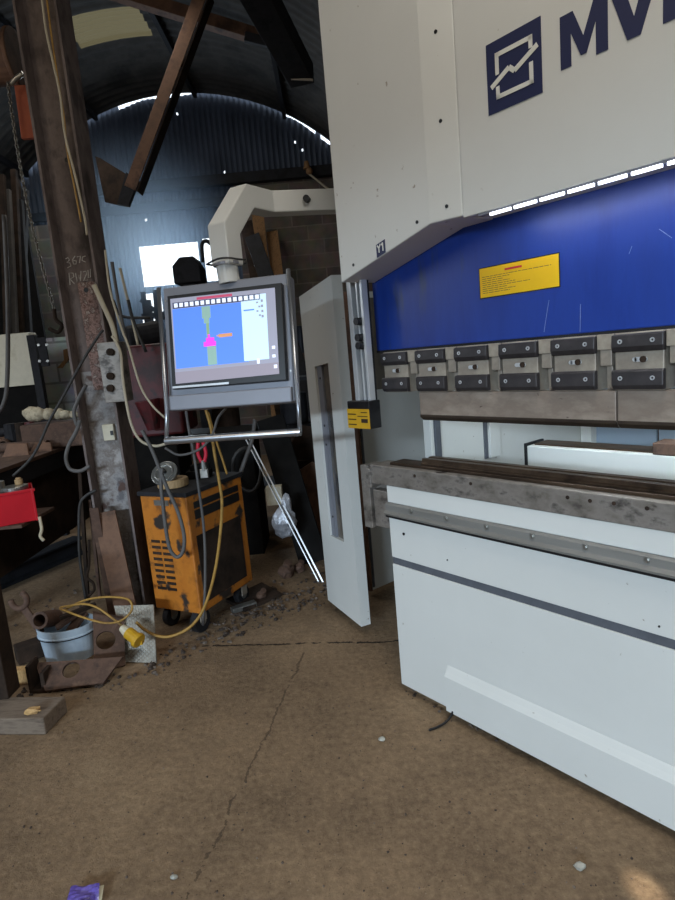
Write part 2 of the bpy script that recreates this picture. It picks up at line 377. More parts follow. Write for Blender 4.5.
for i in range(nx + 1):
    x = -4.86 + i * dx; y = YB + .012 * math.sin(2 * math.pi * x / .076); tz = topz(x)
    colv = [b.bm.verts.new((x, y, min(z, tz))) for z in zl] + [b.bm.verts.new((x, y, tz))]
    if prev:
        zz = zl + [tz]
        for k in range(len(colv) - 1):
            zm, xm = (zz[k] + zz[k + 1]) / 2, x - dx / 2
            if zz[k] >= tz: continue
            if any(r[0] < xm < r[1] and r[2] < zm < r[3] for r in OP): continue
            if any(abs(xm - h[0]) < dx * .6 and abs(zm - h[1]) < .02 for h in holes): continue
            b._f([prev[k], colv[k], colv[k + 1], prev[k + 1]])
    prev = colv
struct(build('wall_back', b, M['sheet'], smooth=False))
struct(build('wall_back', B().box(-3.35, 1.3, YB + .03, YB + .2, 0, 1.9), M['block']))
struct(build('wall_back', B().box(-4.9, -3.35, YB - .03, YB + .2, 0, 1.95), M['white_block']))
struct(build('wall_back', B().box(-1.15, 1.3, YB - .06, YB - .02, 1.9, 4.02), M['block']))
struct(build('wall_back', B().box(1.3, 7.3, YB, YB + .2, 0, 5.3), M['sheet']))
struct(build('wall_left', B().box(-5.1, -4.88, -5, YB + .2, 0, 3.6), M['sheet']))
struct(build('wall_right', B().box(7.2, 7.4, -5, YB + .2, 0, 3.6), M['sheet']))
# front wall with the big door opening the daylight comes through
b = B(); b.box(-5, -4.7, -5.1, -4.95, 0, 5.3); b.box(-.9, 7.3, -5.1, -4.95, 0, 5.3); b.box(-4.7, -.9, -5.1, -4.95, 2.72, 5.3)
struct(build('wall_front', b, M['sheet']))
struct(build('wall_left', B().box(at(34, 400, 6.0).x, at(92, 400, 6.0).x, 6.0, 6.2, 0, at(50, 338, 6.0).z), M['white_block']))
# girt and roof steel
def trim(name, b, m, bevel=.003): return struct(build(name, b, m, bevel=bevel))
g0, g1 = at(60, 194, 8.9), at(335, 160, 8.9)
trim('trim_1', B().bar((g0.x, 8.88, 4.0), (1.1, 8.88, 4.0), .12, .14), M['darksteel'])
trim('trim_2', B().bar((-4.8, 8.9, 3.72), (-1.2, 8.9, 3.72), .06, .12), M['darksteel'])

# ================================================================== PRESS BRAKE (machine frame)
PB = thing('press_brake', (0, 0, 0), 'big cream and blue press brake machine with rows of black tool clamps', 'machine', mat4=MACH)
XR = 2.4
def pb(name, b, m, bevel=.0015, label=None, parent=None, **k): return build(name, b, m, parent or PB, bevel, local=True, label=label, **k)
# lower body
pb('lower_panel', B().box(0, XR, 0, .03, .03, .572), M['paint'], .003)
pb('plinth', B().box(.03, XR, .05, .45, 0.0, .06), M['rustd'])
b = B(); b.prism([(.268, -.024, .035), (.268, .0, .035), (.268, .0, .219), (.268, -.004, .213), (.268, -.012, .198), (.268, -.024, .180)], (XR - .268, 0, 0))
pb('kick_plate', b, M['paint'], .001)
pb('dark_strip', B().box(0.002, XR, .004, .03, .572, .602), M['rubber'], label='dark grey strip across the lower panels')
pb('middle_panel', B().box(0, XR, 0, .03, .602, .787), M['paint'], .003)
for p in ((.08, .715), (.30, .655), (1.05, .63)):
    pb('screw', B().cyl((p[0], -.003, p[1]), (p[0], .01, p[1]), .006 if p[0] < .2 else .003, n=10), M['black'], 0)
pb('rail', B().prism([(0, .0, .787), (0, -.022, .787), (0, -.03, .797), (0, -.022, .802), (0, -.016, .806), (0, -.016, .83), (0, -.008, .836), (0, 0, .836)], (XR, 0, 0)), M['rail'], .001, label='aluminium rail with bolts under the bed')
pb('dark_strip', B().box(-.005, XR, -.014, .01, .775, .787), M['black'])
rb = pb('bolt', B().cyl((.145, -.019, .822), (.145, -.016, .822), .009, n=14).cyl((.145, -.023, .822), (.145, -.019, .822), .0055, n=6), M['tin'], 0)
for i in range(1, 13): copyof(rb, 'bolt', PB, (.176 * i, 0, 0))
pb('upper_strip_panel', B().box(0, XR, .0, .03, .836, .905), M['paint'], .002)
pb('side_panel', B().box(0, .02, .03, .3, .03, .9), M['paint'])
pb('bed_beam', B().box(-.085, XR, -.004, .1, .906, .985), M['bed'], .003, label='bare scraped steel bed beam')
EB = pb('end_bracket', B().box(-.165, -.115, .01, .1, .70, .974).box(-.115, .0, .05, .1, .70, .9), M['bed'], .003)
pb('block', B().box(-.116, -.086, -.006, .09, .885, .966), M['bed'], .004, parent=EB)
pb('block', B().box(-.098, -.005, .012, .09, .715, .875), M['bed'], .004, parent=EB)
pb('tool_holder', B().box(.0, XR, .028, .11, .985, .996), M['die'], .002)
for x in (.165, .43, .79, .86, .93, 1.02, 1.25, 1.6):
    pb('bolt', B().cyl((x, -.006, .965 - .01 * (x % .3)), (x, .01, .965 - .01 * (x % .3)), .006, n=10), M['rustd'], 0)
# frames, guards, rear
fr = B(); fr.box(-.03, .012, .27, 1.62, .02, 2.9).box(-.03, .012, .1, .27, .02, .88).box(-.03, .012, .1, .27, 1.46, 2.9)
pb('side_frame', fr, M['paint'], .004)
pb('frame_edge_strip', B().box(.012, .022, .29, .325, .9, 1.46), M['rubber'])
pb('side_frame', B().box(XR - .03, XR + .012, .1, 1.62, .02, 2.9), M['paint'], .004)
pb('cable_trunk', B().box(.012, .03, .66, .74, .9, 1.46), M['paint'], .002)
pb('cable_trunk', B().box(.012, .02, .63, .655, .9, 1.46), M['rubber'], .002)
rp = B()
for i in range(6): rp.box(.02 + .39 * i, .40 + .39 * i, 1.56, 1.58, .1, 2.1)
pb('rear_panel', rp, M['paneld'], .003)
pb('rear_post', B().box(.02, .08, 1.5, 1.56, .1, 2.1), M['paint'])
pb('top_body', B().box(0, XR, .09, 1.6, 2.15, 2.95), M['paint'], .005)
bg = pb('back_gauge', B().box(.262, 1.9, .6, .72, .86, .985), M['paint'], .004, label='pale rear back gauge beam behind the dies')
pb('top_plate', B().box(.28, 1.9, .63, .73, .985, .992), M['die'], .001, parent=bg)
pb('end_cap', B().box(.250, .262, .595, .735, .86, .995), M['black'], .002, parent=bg)
ea = ml(655, 458, .6)
pb('finger_block', B().box(.78, .95, .60, .7, .985, 1.03), M['rust'], .004, parent=bg)
sg = pb('side_guard', B().box(-.85, -.83, .6, 1.5, .03, 1.78), M['paint'], .003, label='pale side guard panel behind the open gate')
pb('edge_trim', B().box(-.828, -.822, .605, .62, .05, 1.76), M['rubber'], 0, parent=sg)
pb('edge_trim', B().box(-.856, -.824, .585, .6, .03, 1.78), M['rustbrown'], 0, parent=sg)
pb('guard_shade_pane', B().box(-.831, -.827, .63, 1.0, 1.22, 1.745), M['glassd'], 0, parent=sg, label='dark pane standing in for shade on the upper guard panel')  # dark pane put where the upper guard lies in shade
for z in (1.16, 1.13, .5): pb('screw', B().cyl((-.83, .66, z), (-.824, .66, z), .006, n=10), M['black'], 0, parent=sg)
pb('side_guard', B().box(-.83, -.03, 1.48, 1.5, .03, 1.78), M['paint'], .003)
# ram, cover, led strip
RAM = pb('ram', B().box(0.004, XR, 0, .08, 1.445, 2.16), M['blue'], .002, label='blue painted ram')
pb('ram_edge', B().box(.004, XR, -.002, .075, 1.437, 1.445), M['darksteel'], 0)
st = pb('warning_sticker', B().box(.506, .779, -.0016, -.0002, 1.583, 1.673), M['yellow'], 0, label='yellow warning sticker with small red and black lines')
tx = B(); tx.box(.60, .66, -.0024, -.0016, 1.655, 1.661)
pb('headline', tx, M['pinkred'], 0, parent=st)
tx = B(); rnd = random.Random(3)
for i, w in enumerate((.24, .10, .075, .10, .12, .17, .09, .12, .10)):
    z = 1.645 - i * .0062; x = .516
    while x < .516 + w:
        e = min(x + rnd.uniform(.006, .02), .516 + w); tx.box(x, e, -.0022, -.0016, z, z + .0018); x = e + .003
pb('text_lines', tx, M['rustbrown'], 0, parent=st)
pb('border', B().box(.503, .782, -.001, -.0001, 1.58, 1.676), M['rustd'], 0, parent=st)
YA = -.167
cv = B(); cv.hexa([(.02, YA, 1.70), (.456, YA, 1.811), (.456, -.002, 1.811), (.02, -.002, 1.70), (.02, YA, 2.95), (.456, YA, 2.95), (.456, -.002, 2.95), (.02, -.002, 2.95)])
cv.hexa([(.456, YA, 1.811), (.568, -.15, 1.811), (.568, -.002, 1.811), (.456, -.002, 1.811), (.456, YA, 2.95), (.568, -.15, 2.95), (.568, -.002, 2.95), (.456, -.002, 2.95)])
bmesh.ops.remove_doubles(cv.bm, verts=cv.bm.verts[:], dist=1e-4)
# remove the internal wall the two hexahedra share
inner = [f for f in cv.bm.faces if all(abs(v.co.x - .456) < 1e-3 for v in f.verts)]
bmesh.ops.delete(cv.bm, geom=inner, context='FACES')
COVA = pb('end_cover', cv, M['paint'], .004, label='cream end cover with sloping lower edge')
for x, z, y in ((.512, 2.322, -.158), (.512, 2.086, -.158), (.517, 1.849, -.158), (.405, 1.828, YA), (.094, 1.751, YA)):
    pb('screw', B().cyl((x, y - .002, z), (x, y + .006, z), .0055, n=10), M['black'], 0, parent=COVA)
y1p = pb('axis_label', B().hexa([(0.2160, YA - .0015, 1.753), (0.2590, YA - .0015, 1.764), (0.2590, YA - .0002, 1.764), (0.2160, YA - .0002, 1.753), (0.2160, YA - .0015, 1.795), (0.2590, YA - .0015, 1.806), (0.2590, YA - .0002, 1.806), (0.2160, YA - .0002, 1.795)]), M['navy'], 0, label='small navy Y1 label')
yy = YA - .003
def stroke(b, pts, w, y, th=.001):      # flat lettering strokes in an X-Z plane
    for (x0, z0), (x1, z1) in zip(pts, pts[1:]): b.bar((x0, y, z0), (x1, y, z1), w, th, up=(0, 1, 0))
tx = B(); stroke(tx, [(0.2225, 1.792), (0.2305, 1.782), (0.2385, 1.795)], .0042, yy); stroke(tx, [(0.2305, 1.782), (0.2305, 1.768)], .0042, yy); stroke(tx, [(0.2430, 1.790), (0.2495, 1.797), (0.2495, 1.771)], .0042, yy)
pb('lettering', tx, M['decal'], 0, parent=y1p)
CB = pb('front_cover', B().box(.5695, XR, -.15, -.135, 1.805, 2.95), M['paint'], .002, label='cream front cover with navy lettering')
# logo square + letters
lg = pb('logo', B().box(.672, .834, -.1515, -.1499, 2.046, 2.22), M['navy'], 0, label='navy square emblem with zigzag line')
tx = B(); yl = -.1523; w = .011
stroke(tx, [(.705, 2.136), (.705, 2.1885)], w, yl); stroke(tx, [(.6995, 2.184), (.8105, 2.184)], w, yl); stroke(tx, [(.805, 2.1885), (.805, 2.160)], w, yl)
stroke(tx, [(.805, 2.128), (.805, 2.0765)], w, yl); stroke(tx, [(.8105, 2.082), (.6995, 2.082)], w, yl); stroke(tx, [(.705, 2.0765), (.705, 2.108)], w, yl)
stroke(tx, [(.685, 2.1105), (.741, 2.1405), (.757, 2.1265), (.824, 2.160)], .0125, yl)
pb('emblem_lines', tx, M['decal'], 0, parent=lg)
def letter(pts):
    b = B(); b.prism([(x, -.1499, z) for x, z in pts], (0, -.0015, 0)); return pb('letter', b, M['navy'], 0, parent=CB)
z0, z1 = 2.076, 2.193
letter([(.884, z0), (.911, z0), (.911, 2.148), (.935, 2.090), (.949, 2.090), (.972, 2.148), (.972, z0), (1.0, z0), (1.0, z1), (.967, z1), (.942, 2.130), (.917, z1), (.884, z1)])
letter([(1.043, z0), (1.072, z0), (1.114, z1), (1.083, z1), (1.058, 2.118), (1.034, z1), (1.003, z1)])
dd = [(1.118, z0), (1.165, z0)] + [(1.165 + .0585 * math.sin(t), 2.1345 - .0585 * math.cos(t)) for t in [math.pi * i / 14 for i in range(1, 14)]] + [(1.165, z1), (1.118, z1), (1.118, z0 + .001)]
b = B()
b.prism([(x, -.1499, z) for x, z in [(1.118, z0), (1.147, z0), (1.147, z1), (1.118, z1)]], (0, -.0015, 0))
arc = [(1.16 + .0585 * math.sin(t), 2.1345 - .0585 * math.cos(t)) for t in [math.pi * i / 14 for i in range(15)]]
arci = [(1.16 + .033 * math.sin(t), 2.1345 - .033 * math.cos(t)) for t in [math.pi * i / 14 for i in range(15)]]
for i in range(14): b.prism([(x, -.1499, z) for x, z in (arc[i], arc[i + 1], arci[i + 1], arci[i])], (0, -.0015, 0))
pb('letter', b, M['navy'], 0, parent=CB)
LS = pb('led_strip', B().box(.62, XR, -.147, -.127, 1.7985, 1.805), M['housing'], 0)
ls = pb('led', B().box(.660, .7265, -.1487, -.143, 1.7915, 1.7985), M['led'], 0, parent=LS)
for i in range(1, 22): copyof(ls, 'led', LS, (.0777 * i, 0, 0))
pb('cover_underside', B().box(.5695, XR, -.135, 0.0, 1.815, 1.822), M['paint'], 0, parent=CB)
tx = B()
for p, q_ in (((549, 300), (547, 312)), ((547, 312), (544, 332)), ((580.5, 304), (580, 332)), ((659, 229), (672, 238)), ((632, 246), (629, 254))):
    a, c = ml(*p, -.0006), ml(*q_, -.0006); tx.bar(a, c, .0012, .0006, up=(0, 1, 0))
pb('scratches', tx, M['scratch'], 0, parent=RAM, label='fine white scratches')
# clamps
def clamp():
    c = build('tool_clamp', B().box(.004, .128, -.018, .05, 1.285, 1.437), M['steel'], PB, .002, local=True, label='steel tool clamp with two black jaws')
    def jaw(z0, z1, up):
        b = B()
        if up: pts = [(0, -.014, z1), (0, -.032, z1 - .002), (0, -.034, z0 + .014), (0, -.027, z0), (0, -.014, z0)]
        else: pts = [(0, -.014, z1), (0, -.030, z1), (0, -.034, z1 - .006), (0, -.034, z0 + .012), (0, -.027, z0), (0, -.014, z0)]
        return build('jaw', b.prism(pts, (.132, 0, 0)), M['clampblack'], c, .003, local=True)
    for jz in ((1.387, 1.434, True), (1.288, 1.341, False)):
        j = jaw(*jz)
        for x in (.024, .106):
            build('bolt', B().pipe((x, -.0355, (jz[0] + jz[1]) / 2 + .004), (x, -.03, (jz[0] + jz[1]) / 2 + .004), .006, .003, 12), M['alu'], c, 0, local=True)
    w = B().cyl((.056, -.021, 1.366), (.056, -.016, 1.366), .006, n=10).cyl((.082, -.021, 1.366), (.082, -.016, 1.366), .006, n=10); w.box(.056, .082, -.021, -.016, 1.36, 1.372)
    build('adjuster', w, M['alu'], c, 0, local=True)
    build('adjuster_screw', B().cyl((.078, -.024, 1.366), (.078, -.018, 1.366), .0085, n=12), M['rustd'], c, 0, local=True)
    build('hanger', B().box(.134, .1795, -.022, .04, 1.395, 1.437).box(.140, .172, -.017, .04, 1.352, 1.395).box(.150, .166, .0, .04, 1.285, 1.352), M['steel'], c, .002, local=True)
    return c
def dupchild(o, p):
    c = o.copy(); COL.objects.link(c); c.parent = p; FR[c.name] = FR[o.name]
    for k in [x for x in o.children if x is not c]: dupchild(k, c)
    return c
c0 = clamp(); c0.location = (.052, 0, 0); kids = list(c0.children)
for i in range(1, 13):
    c = c0.copy(); COL.objects.link(c); c.location = (.052 + .1777 * i, 0, 0); c.parent = PB; FR[c.name] = MACH
    for k in kids: dupchild(k, c)
# laser guard post
gp = pb('guard_post', B().box(-.015, .05, -.075, -.06, 1.262, 1.72), M['darksteel'], 0, label='vertical post of aluminium profiles')
for x0, x1, y in ((-.032, -.008, -.1), (.006, .015, -.09), (.04, .052, -.1)):
    pb('profile', B().box(x0, x1, y, -.07, 1.262, 1.715), M['alu'], .002, parent=gp)
for z in (1.56, 1.5, 1.47): pb('knob', B().cyl((.028, -.12, z), (.028, -.08, z), .014, n=10), M['black'], 0, parent=gp)
lb = pb('laser_box', B().box(-.062, .064, -.12, -.06, 1.155, 1.262), M['black'], .004, label='black and yellow laser sensor box')
la = pb('yellow_face', B().box(-.062, .064, -.123, -.1195, 1.157, 1.232), M['yplug'], .001, parent=lb)
tx = B()
for i in range(3): tx.box(-.055, -.01, -.125, -.123, 1.17 + .02 * i, 1.174 + .02 * i)
tx.box(.02, .055, -.125, -.123, 1.18, 1.195); tx.box(.0, .055, -.125, -.123, 1.203, 1.206); tx.box(.02, .055, -.125, -.123, 1.218, 1.221)
pb('label_print', tx, M['rustd'], 0, parent=lb)
# open side gate
GL, GR = Vector((-.896, .314, 0)), Vector((-.496, .215, 0)); gd = (GR - GL).normalized(); gn = Vector((-gd.y, gd.x, 0)); W_ = (GR - GL).length
def gpt(s, z, d=0): return GL + gd * s + gn * d + Vector((0, 0, z + (s / W_) * .05 * ((z - .05) / 1.71)))
def gbox(b, s0, s1, z0, z1, d0, d1):
    b.hexa([gpt(s0, z0, d0), gpt(s1, z0, d0), gpt(s1, z0, d1), gpt(s0, z0, d1), gpt(s0, z1, d0), gpt(s1, z1, d0), gpt(s1, z1, d1), gpt(s0, z1, d1)])
def gpix(x, y):
    d = ray(x, y); c = EYE - MO; dl = np.array([d @ MU, d @ MB_, d[2]]); cl = np.array([c @ MU, c @ MB_, c[2]])
    nn = np.array(gn); t = ((np.array(GL) - cl) @ nn) / (dl @ nn); p = cl + t * dl; return (Vector(p) - GL).dot(gd), p[2]
gs0, gz1 = gpix(314.7, 369); gs1, _ = gpix(328, 363.5); _, gz0 = gpix(345.5, 544.6)
gb = B(); gbox(gb, 0, gs0, .05, 1.762, 0, .055); gbox(gb, gs1, W_, .05, 1.762, 0, .055); gbox(gb, gs0, gs1, .05, gz0, 0, .055); gbox(gb, gs0, gs1, gz1, 1.762, 0, .055)
SG = pb('side_gate', gb, M['paint'], .0, label='open narrow swing gate with tall slot window')
wb = B(); gbox(wb, gs0, gs1, gz0, gz1, .024, .032)
WP = pb('window_pane', wb, M['glassd'], 0, parent=SG, label='smoky tall window pane')
wb = B(); gbox(wb, gs0, gs0 + (gs1 - gs0) * .34, gz0, gz1, .012, .024)
pb('window_frame', wb, M['housing'], .001, parent=SG)
for f in (.12, .55, .66, .93):
    p = gpt(gs0 + (gs1 - gs0) * .2, gz0 + (gz1 - gz0) * f, .009); pb('screw', B().cyl(p, p + gn * .006, .006, n=8), M['black'], 0, parent=SG)
# tools held by the clamps and resting on the bed: things of their own
def worldbuild(name, b, m, bevel, label, cat, group=None):
    b.bm.transform(MACH); o = build(name, b, m, bevel=bevel); return tag(o, label, cat, group)
def punch(x0, x1, label, cut):
    t = thing('punch_tool', MACH @ Vector((x0, 0, 1.18)), label, 'press tool', 'punches in the clamps')
    b = B(); zc = 1.194
    b.prism([(x0, -.012, 1.2835), (x0, -.012, zc + .012 * 0 + .004), (x0, .004, 1.181), (x0, .016, 1.181), (x0, .03, 1.2), (x0, .03, 1.2835)], (x1 - x0, 0, 0))
    b.bm.transform(MACH); build('blade', b, M['punch'], t, .002)
    b = B(); b.prism([(x0, -.0125, zc + .008), (x0, -.0125, zc - .001), (x0, .003, 1.1795), (x0, .016, 1.1795), (x0, .016, 1.1825), (x0, .004, 1.1825), (x0, -.011, zc + .006)], (x1 - x0, 0, 0))
    b.bm.transform(MACH); build('tip', b, M['punchdark'], t, .0)
punch(.222, .942, 'long bare steel punch clamped at the left end under the blue ram', .02)
punch(.947, 1.66, 'steel punch clamped on the right, cut off by the picture edge', 0)
b = B(); b.prism([(.155, .045, .9965), (.155, .115, .9965), (.155, .115, 1.02), (.155, .092, 1.02), (.155, .082, 1.008), (.155, .072, 1.02), (.155, .052, 1.02), (.155, .052, 1.006), (.155, .045, 1.003)], (XR - .15, 0, 0))
worldbuild('bottom_die', b, M['die'], .001, 'long dark oily die rail lying along the press bed', 'press tool')
b = B(); b.tube(smoothpath([MACH @ Vector(p) for p in ((.30, -.02, .045), (.297, -.05, .02), (.285, -.09, .008), (.27, -.13, .006))]), .0045)
tag(build('cable', b, M['black'], smooth=True), 'short black cable end poking out under the press kick plate', 'cable')

# ================================================================== CONTROL CONSOLE
KC = Vector((-.3923, 2.35, 1.5268)); ya, ti = .22008, .16271
KX = Vector((math.cos(ya), -math.sin(ya), 0)); KN0 = Vector((-math.sin(ya), -math.cos(ya), 0))
KZ = Vector((0, 0, 1)) * math.cos(ti) - KN0 * math.sin(ti); KN = KX.cross(KZ); KN = KN if KN.dot(KN0) > 0 else -KN
def K(a, h, n=0): return KC + KX * a + KZ * h + KN * n
def kpix(x, y, n=0):
    d = Vector(ray(x, y)); e = Vector(EYE); t = ((KC + KN * n - e).dot(KN)) / d.dot(KN); p = e + d * t - KC; return p.dot(KX), p.dot(KZ)
def kbox(b, a0, a1, h0, h1, n0, n1):
    return b.hexa([K(a0, h0, n0), K(a1, h0, n0), K(a1, h0, n1), K(a0, h0, n1), K(a0, h1, n0), K(a1, h1, n0), K(a1, h1, n1), K(a0, h1, n1)])
armP = [(MACH @ Vector((.03, .2, 2.1))), Vector((.24, 2.74, 2.1)), at(268, 204, 2.66), at(242, 198, 2.52), at(224, 230, 2.4), at(228, 266, 2.4)]
CC = thing('control_console', (KC.x, KC.y, KC.z - .6), 'grey touchscreen control console hanging from a cream swivel arm', 'control panel')
def sweep(pts, w, n0):
    b = B(); pts = [Vector(p) for p in pts]; m = len(pts); rings = []; prevd = None; x = Vector(n0)
    for i, p in enumerate(pts):
        d0 = (pts[i] - pts[i - 1]).normalized() if i else (pts[1] - pts[0]).normalized()
        d1 = (pts[i + 1] - pts[i]).normalized() if i < m - 1 else d0
        if i == 0: x = (x - d0 * x.dot(d0)).normalized(); y = d0.cross(x); ring = [p + x * s * w / 2 + y * t * w / 2 for s, t in ((-1, -1), (1, -1), (1, 1), (-1, 1))]
        else:
            nb = (d0 + d1).normalized(); ring = [q + d0 * ((p - q).dot(nb) / d0.dot(nb)) for q in ring]
        rings.append([b.bm.verts.new(q) for q in ring])
    for i in range(m - 1):
        for k in range(4): b._f([rings[i][k], rings[i][(k + 1) % 4], rings[i + 1][(k + 1) % 4], rings[i + 1][k]])
    b._f(rings[0]); b._f(rings[-1]); return b
AR = build('swing_arm', sweep(armP, .088, (0, 0, 1)), M['paint'], CC, .005, label='cream square tube arm')
pk = at(306, 198, 2.62); build('grommet', B().cyl(pk, pk + Vector((.01, .06, 0)), .014, n=14), M['black'], AR)
n1, n2 = at(226, 262, 2.4), at(229, 279, 2.4)
NK = build('swivel_neck', B().cyl(n1, n2 + (n2 - n1) * .25, .042, n=24), M['paint'], CC, .002)
build('ring', B().cyl(n1 + (n2 - n1) * .05, n1 + (n2 - n1) * .2, .052, n=24), M['housing'], NK)
b = B(); ctr = n1 + (n2 - n1) * .15
b.tube(smoothpath([ctr + Vector((.075 * math.cos(t), .075 * math.sin(t), .004 * math.sin(3 * t) + .012 * t / 6)) for t in [i * .5 for i in range(14)]]), .004)
build('cable', b, M['dark_cable'], CC, smooth=True)
b = B(); kbox(b, -.262, .262, -.247, .243, -.085, .0); HB = build('screen_housing', b, M['housing'], CC, .006)
b = B(); kbox(b, -.255, .255, -.25, -.19, 0.0, .018); build('lower_lip', b, M['housing'], HB, .005)
tl, tr, br, bl = kpix(167, 296, .03), kpix(277, 282.5, .03), kpix(286.5, 379, .03), kpix(171, 389.5, .03)
g0, g1, h0, h1 = tl[0], max(tr[0], br[0]), bl[1], tl[1]
b = B(); kbox(b, g0, g1, h0, h1, 0, .03); BZ = build('bezel', b, M['black'], CC, .003)
b = B(); kbox(b, g0 + .003, g0 + .24, h0 + .003, h0 + .011, .03, .032); build('trim_strip', b, M['alu'], BZ)
for a, h in ((-.252, .19), (.252, .20), (-.25, -.2), (.252, -.13)):
    b = B().cyl(K(a, h, 0), K(a, h, .003), .004, n=8); build('screw', b, M['tin'], HB)
q = [kpix(170.2, 299, .0305), kpix(274.8, 287.6, .0305), kpix(279.3, 373.8, .0305), kpix(176, 383.9, .0305)]
def Q(u, v, n):
    a = [q[0][i] * (1 - u) * (1 - v) + q[1][i] * u * (1 - v) + q[2][i] * u * v + q[3][i] * (1 - u) * v for i in (0, 1)]; return K(a[0], a[1], n)
MD = [emis('screen_grey', '8a8c9e', .75), emis('screen_blue', '4c78d6', .95), emis('screen_pane', 'b4ccdc', .95), emis('screen_icon', 'd4dcec', .9), emis('screen_dark', '3a3f5c', .6), emis('screen_red', 'b04464', .7),
      emis('screen_green', '7c9c78', .7), emis('screen_magenta', 'd63ad6', .9), emis('screen_orange', 'c48860', .8), emis('screen_olive', '7ea098', .75), emis('screen_low', '857f8c', .75)]
b = B()
def sq(mi, u0, u1, v0, v1, k):
    b.mi = mi; n0, n1 = .0306 + k * .0003, .0306 + k * .0003 + .0003
    b.hexa([Q(u0, v1, n0), Q(u1, v1, n0), Q(u1, v1, n1), Q(u0, v1, n1), Q(u0, v0, n0), Q(u1, v0, n0), Q(u1, v0, n1), Q(u0, v0, n1)])
sq(0, 0, 1, 0, 1, 0)
sq(1, .015, .72, .125, .825, 1); sq(2, .68, .915, .055, .815, 2); sq(10, .0, 1, .865, 1, 1); sq(4, .02, .86, .05, .12, 2)
for i in range(16): sq(3, .035 + i * .052, .07 + i * .052, .06, .108, 3)
sq(5, .26, .6, .015, .045, 2)
sq(9, .30, .385, .13, .27, 2); sq(9, .315, .37, .27, .33, 2); sq(6, .335, .365, .33, .5, 2); sq(9, .33, .42, .60, .82, 2)
sq(7, .325, .405, .5, .545, 3); sq(7, .30, .42, .545, .60, 3); sq(7, .345, .365, .46, .5, 3); sq(8, .45, .58, .47, .51, 3); sq(8, .43, .47, .48, .495, 2)
sq(1, .70, .80, .22, .235, 3)
for i in range(4): sq(0, .82 + .02 * (i % 2), .84 + .02 * (i % 2), .14 + .05 * i, .16 + .05 * i, 3); sq(0, .865, .885, .12 + .06 * i, .15 + .06 * i, 3)
for v in (.67, .77): sq(3, .945, .975, v, v + .035, 2)
sq(3, .955, .985, .89, .93, 3); sq(3, .80, .825, .80, .86, 4)
DS = build('display', b, MD, BZ, label='lit screen showing a blue bending drawing')
# guard handle: two rods and a round bar below
rods = {}
for sgn, top, mid, low in ((-1, (160, 289), (167, 411), (166.5, 441)), (1, (289, 270), (298, 400), (300, 432))):
    t = K(*kpix(*top, .0), .012); m_ = K(*kpix(*mid, .03), .03); l = K(*kpix(*low, .05), .05)
    rods[sgn] = l; b = B()
    b.tube([t, t + (m_ - t) * .97, m_ + (l - m_) * .06, l], .0085, 12); build('side_rod', b, M['stainless'], CC, smooth=True)
build('handle_bar', B().cyl(rods[-1] - KX * .004, rods[1] + KX * .004,   .0145, n=18), M['stainless'], CC, .001, smooth=False)

# ================================================================== STEEL COLUMN
CX0, CX1 = at(59.5, 300, 3.3).x, at(100.5, 300, 3.3).x
CZ = 4.55
COLM = thing('steel_column', ((CX0 + CX1) / 2, 3.4, 0), 'tall rusty steel I-beam column with chalk writing, left of the console', 'column')
b = B(); b.box(CX0, CX0 + .014, 3.3, 3.5, 0, CZ).box(CX1 - .014, CX1, 3.3, 3.5, 0, CZ).box(CX0 + .014, CX1 - .014, 3.39, 3.41, 0, CZ)
build('beam', b, M['column'], COLM, .002)
zw0, zw1 = at(90, 560, 3.39).z, at(85, 372, 3.39).z
build('worn_patch', B().box(CX0 + .016, CX1 - .016, 3.386, 3.391, .12, zw1), M['columnw'], COLM, label='bare scratched grey steel on the lower web')
pa, pb_ = at(76, 283, 3.38), at(97, 390, 3.38)
build('flaking_plate', B().box(CX1 - .14, CX1 - .016, 3.374, 3.387, pb_.z, pa.z), M['mottle'], COLM, label='flaking rust and white patch')
hp = at(86, 290, 3.373); build('bolt_hole', B().cyl(hp, hp + Vector((0, .004, 0)), .013, n=14), M['black'], COLM)
hp = at(67, 160, 3.389); build('bolt_hole', B().cyl(hp, hp + Vector((0, .004, 0)), .013, n=14), M['black'], COLM)
bt, bb = at(97, 343, 3.28), at(119, 402, 3.28)
BR = build('bracket_plate', B().box(bt.x, bt.x + .115, 3.27, 3.285, bb.z, bt.z).box(bt.x + .1, bt.x + .115, 3.285, 3.4, bb.z, bt.z), M['bed'], COLM, .003, label='grey bolted bracket on right flange')
for y in (352, 376, 388):
    p = at(111, y, 3.27); build('bolt', B().cyl(p + Vector((0, -.02, 0)), p + Vector((0, .004, 0)), .02, n=12), M['rustd'], BR)
st, sb = at(101.5, 425, 3.36), at(115, 440, 3.36)
SW = build('socket_box', B().box(st.x, sb.x, 3.36, 3.392, sb.z, st.z), M['cabinet'], COLM, .003, label='small cream switch box')
build('rocker', B().box(st.x + .045, st.x + .06, 3.353, 3.361, sb.z + .03, sb.z + .055), M['black'], SW)
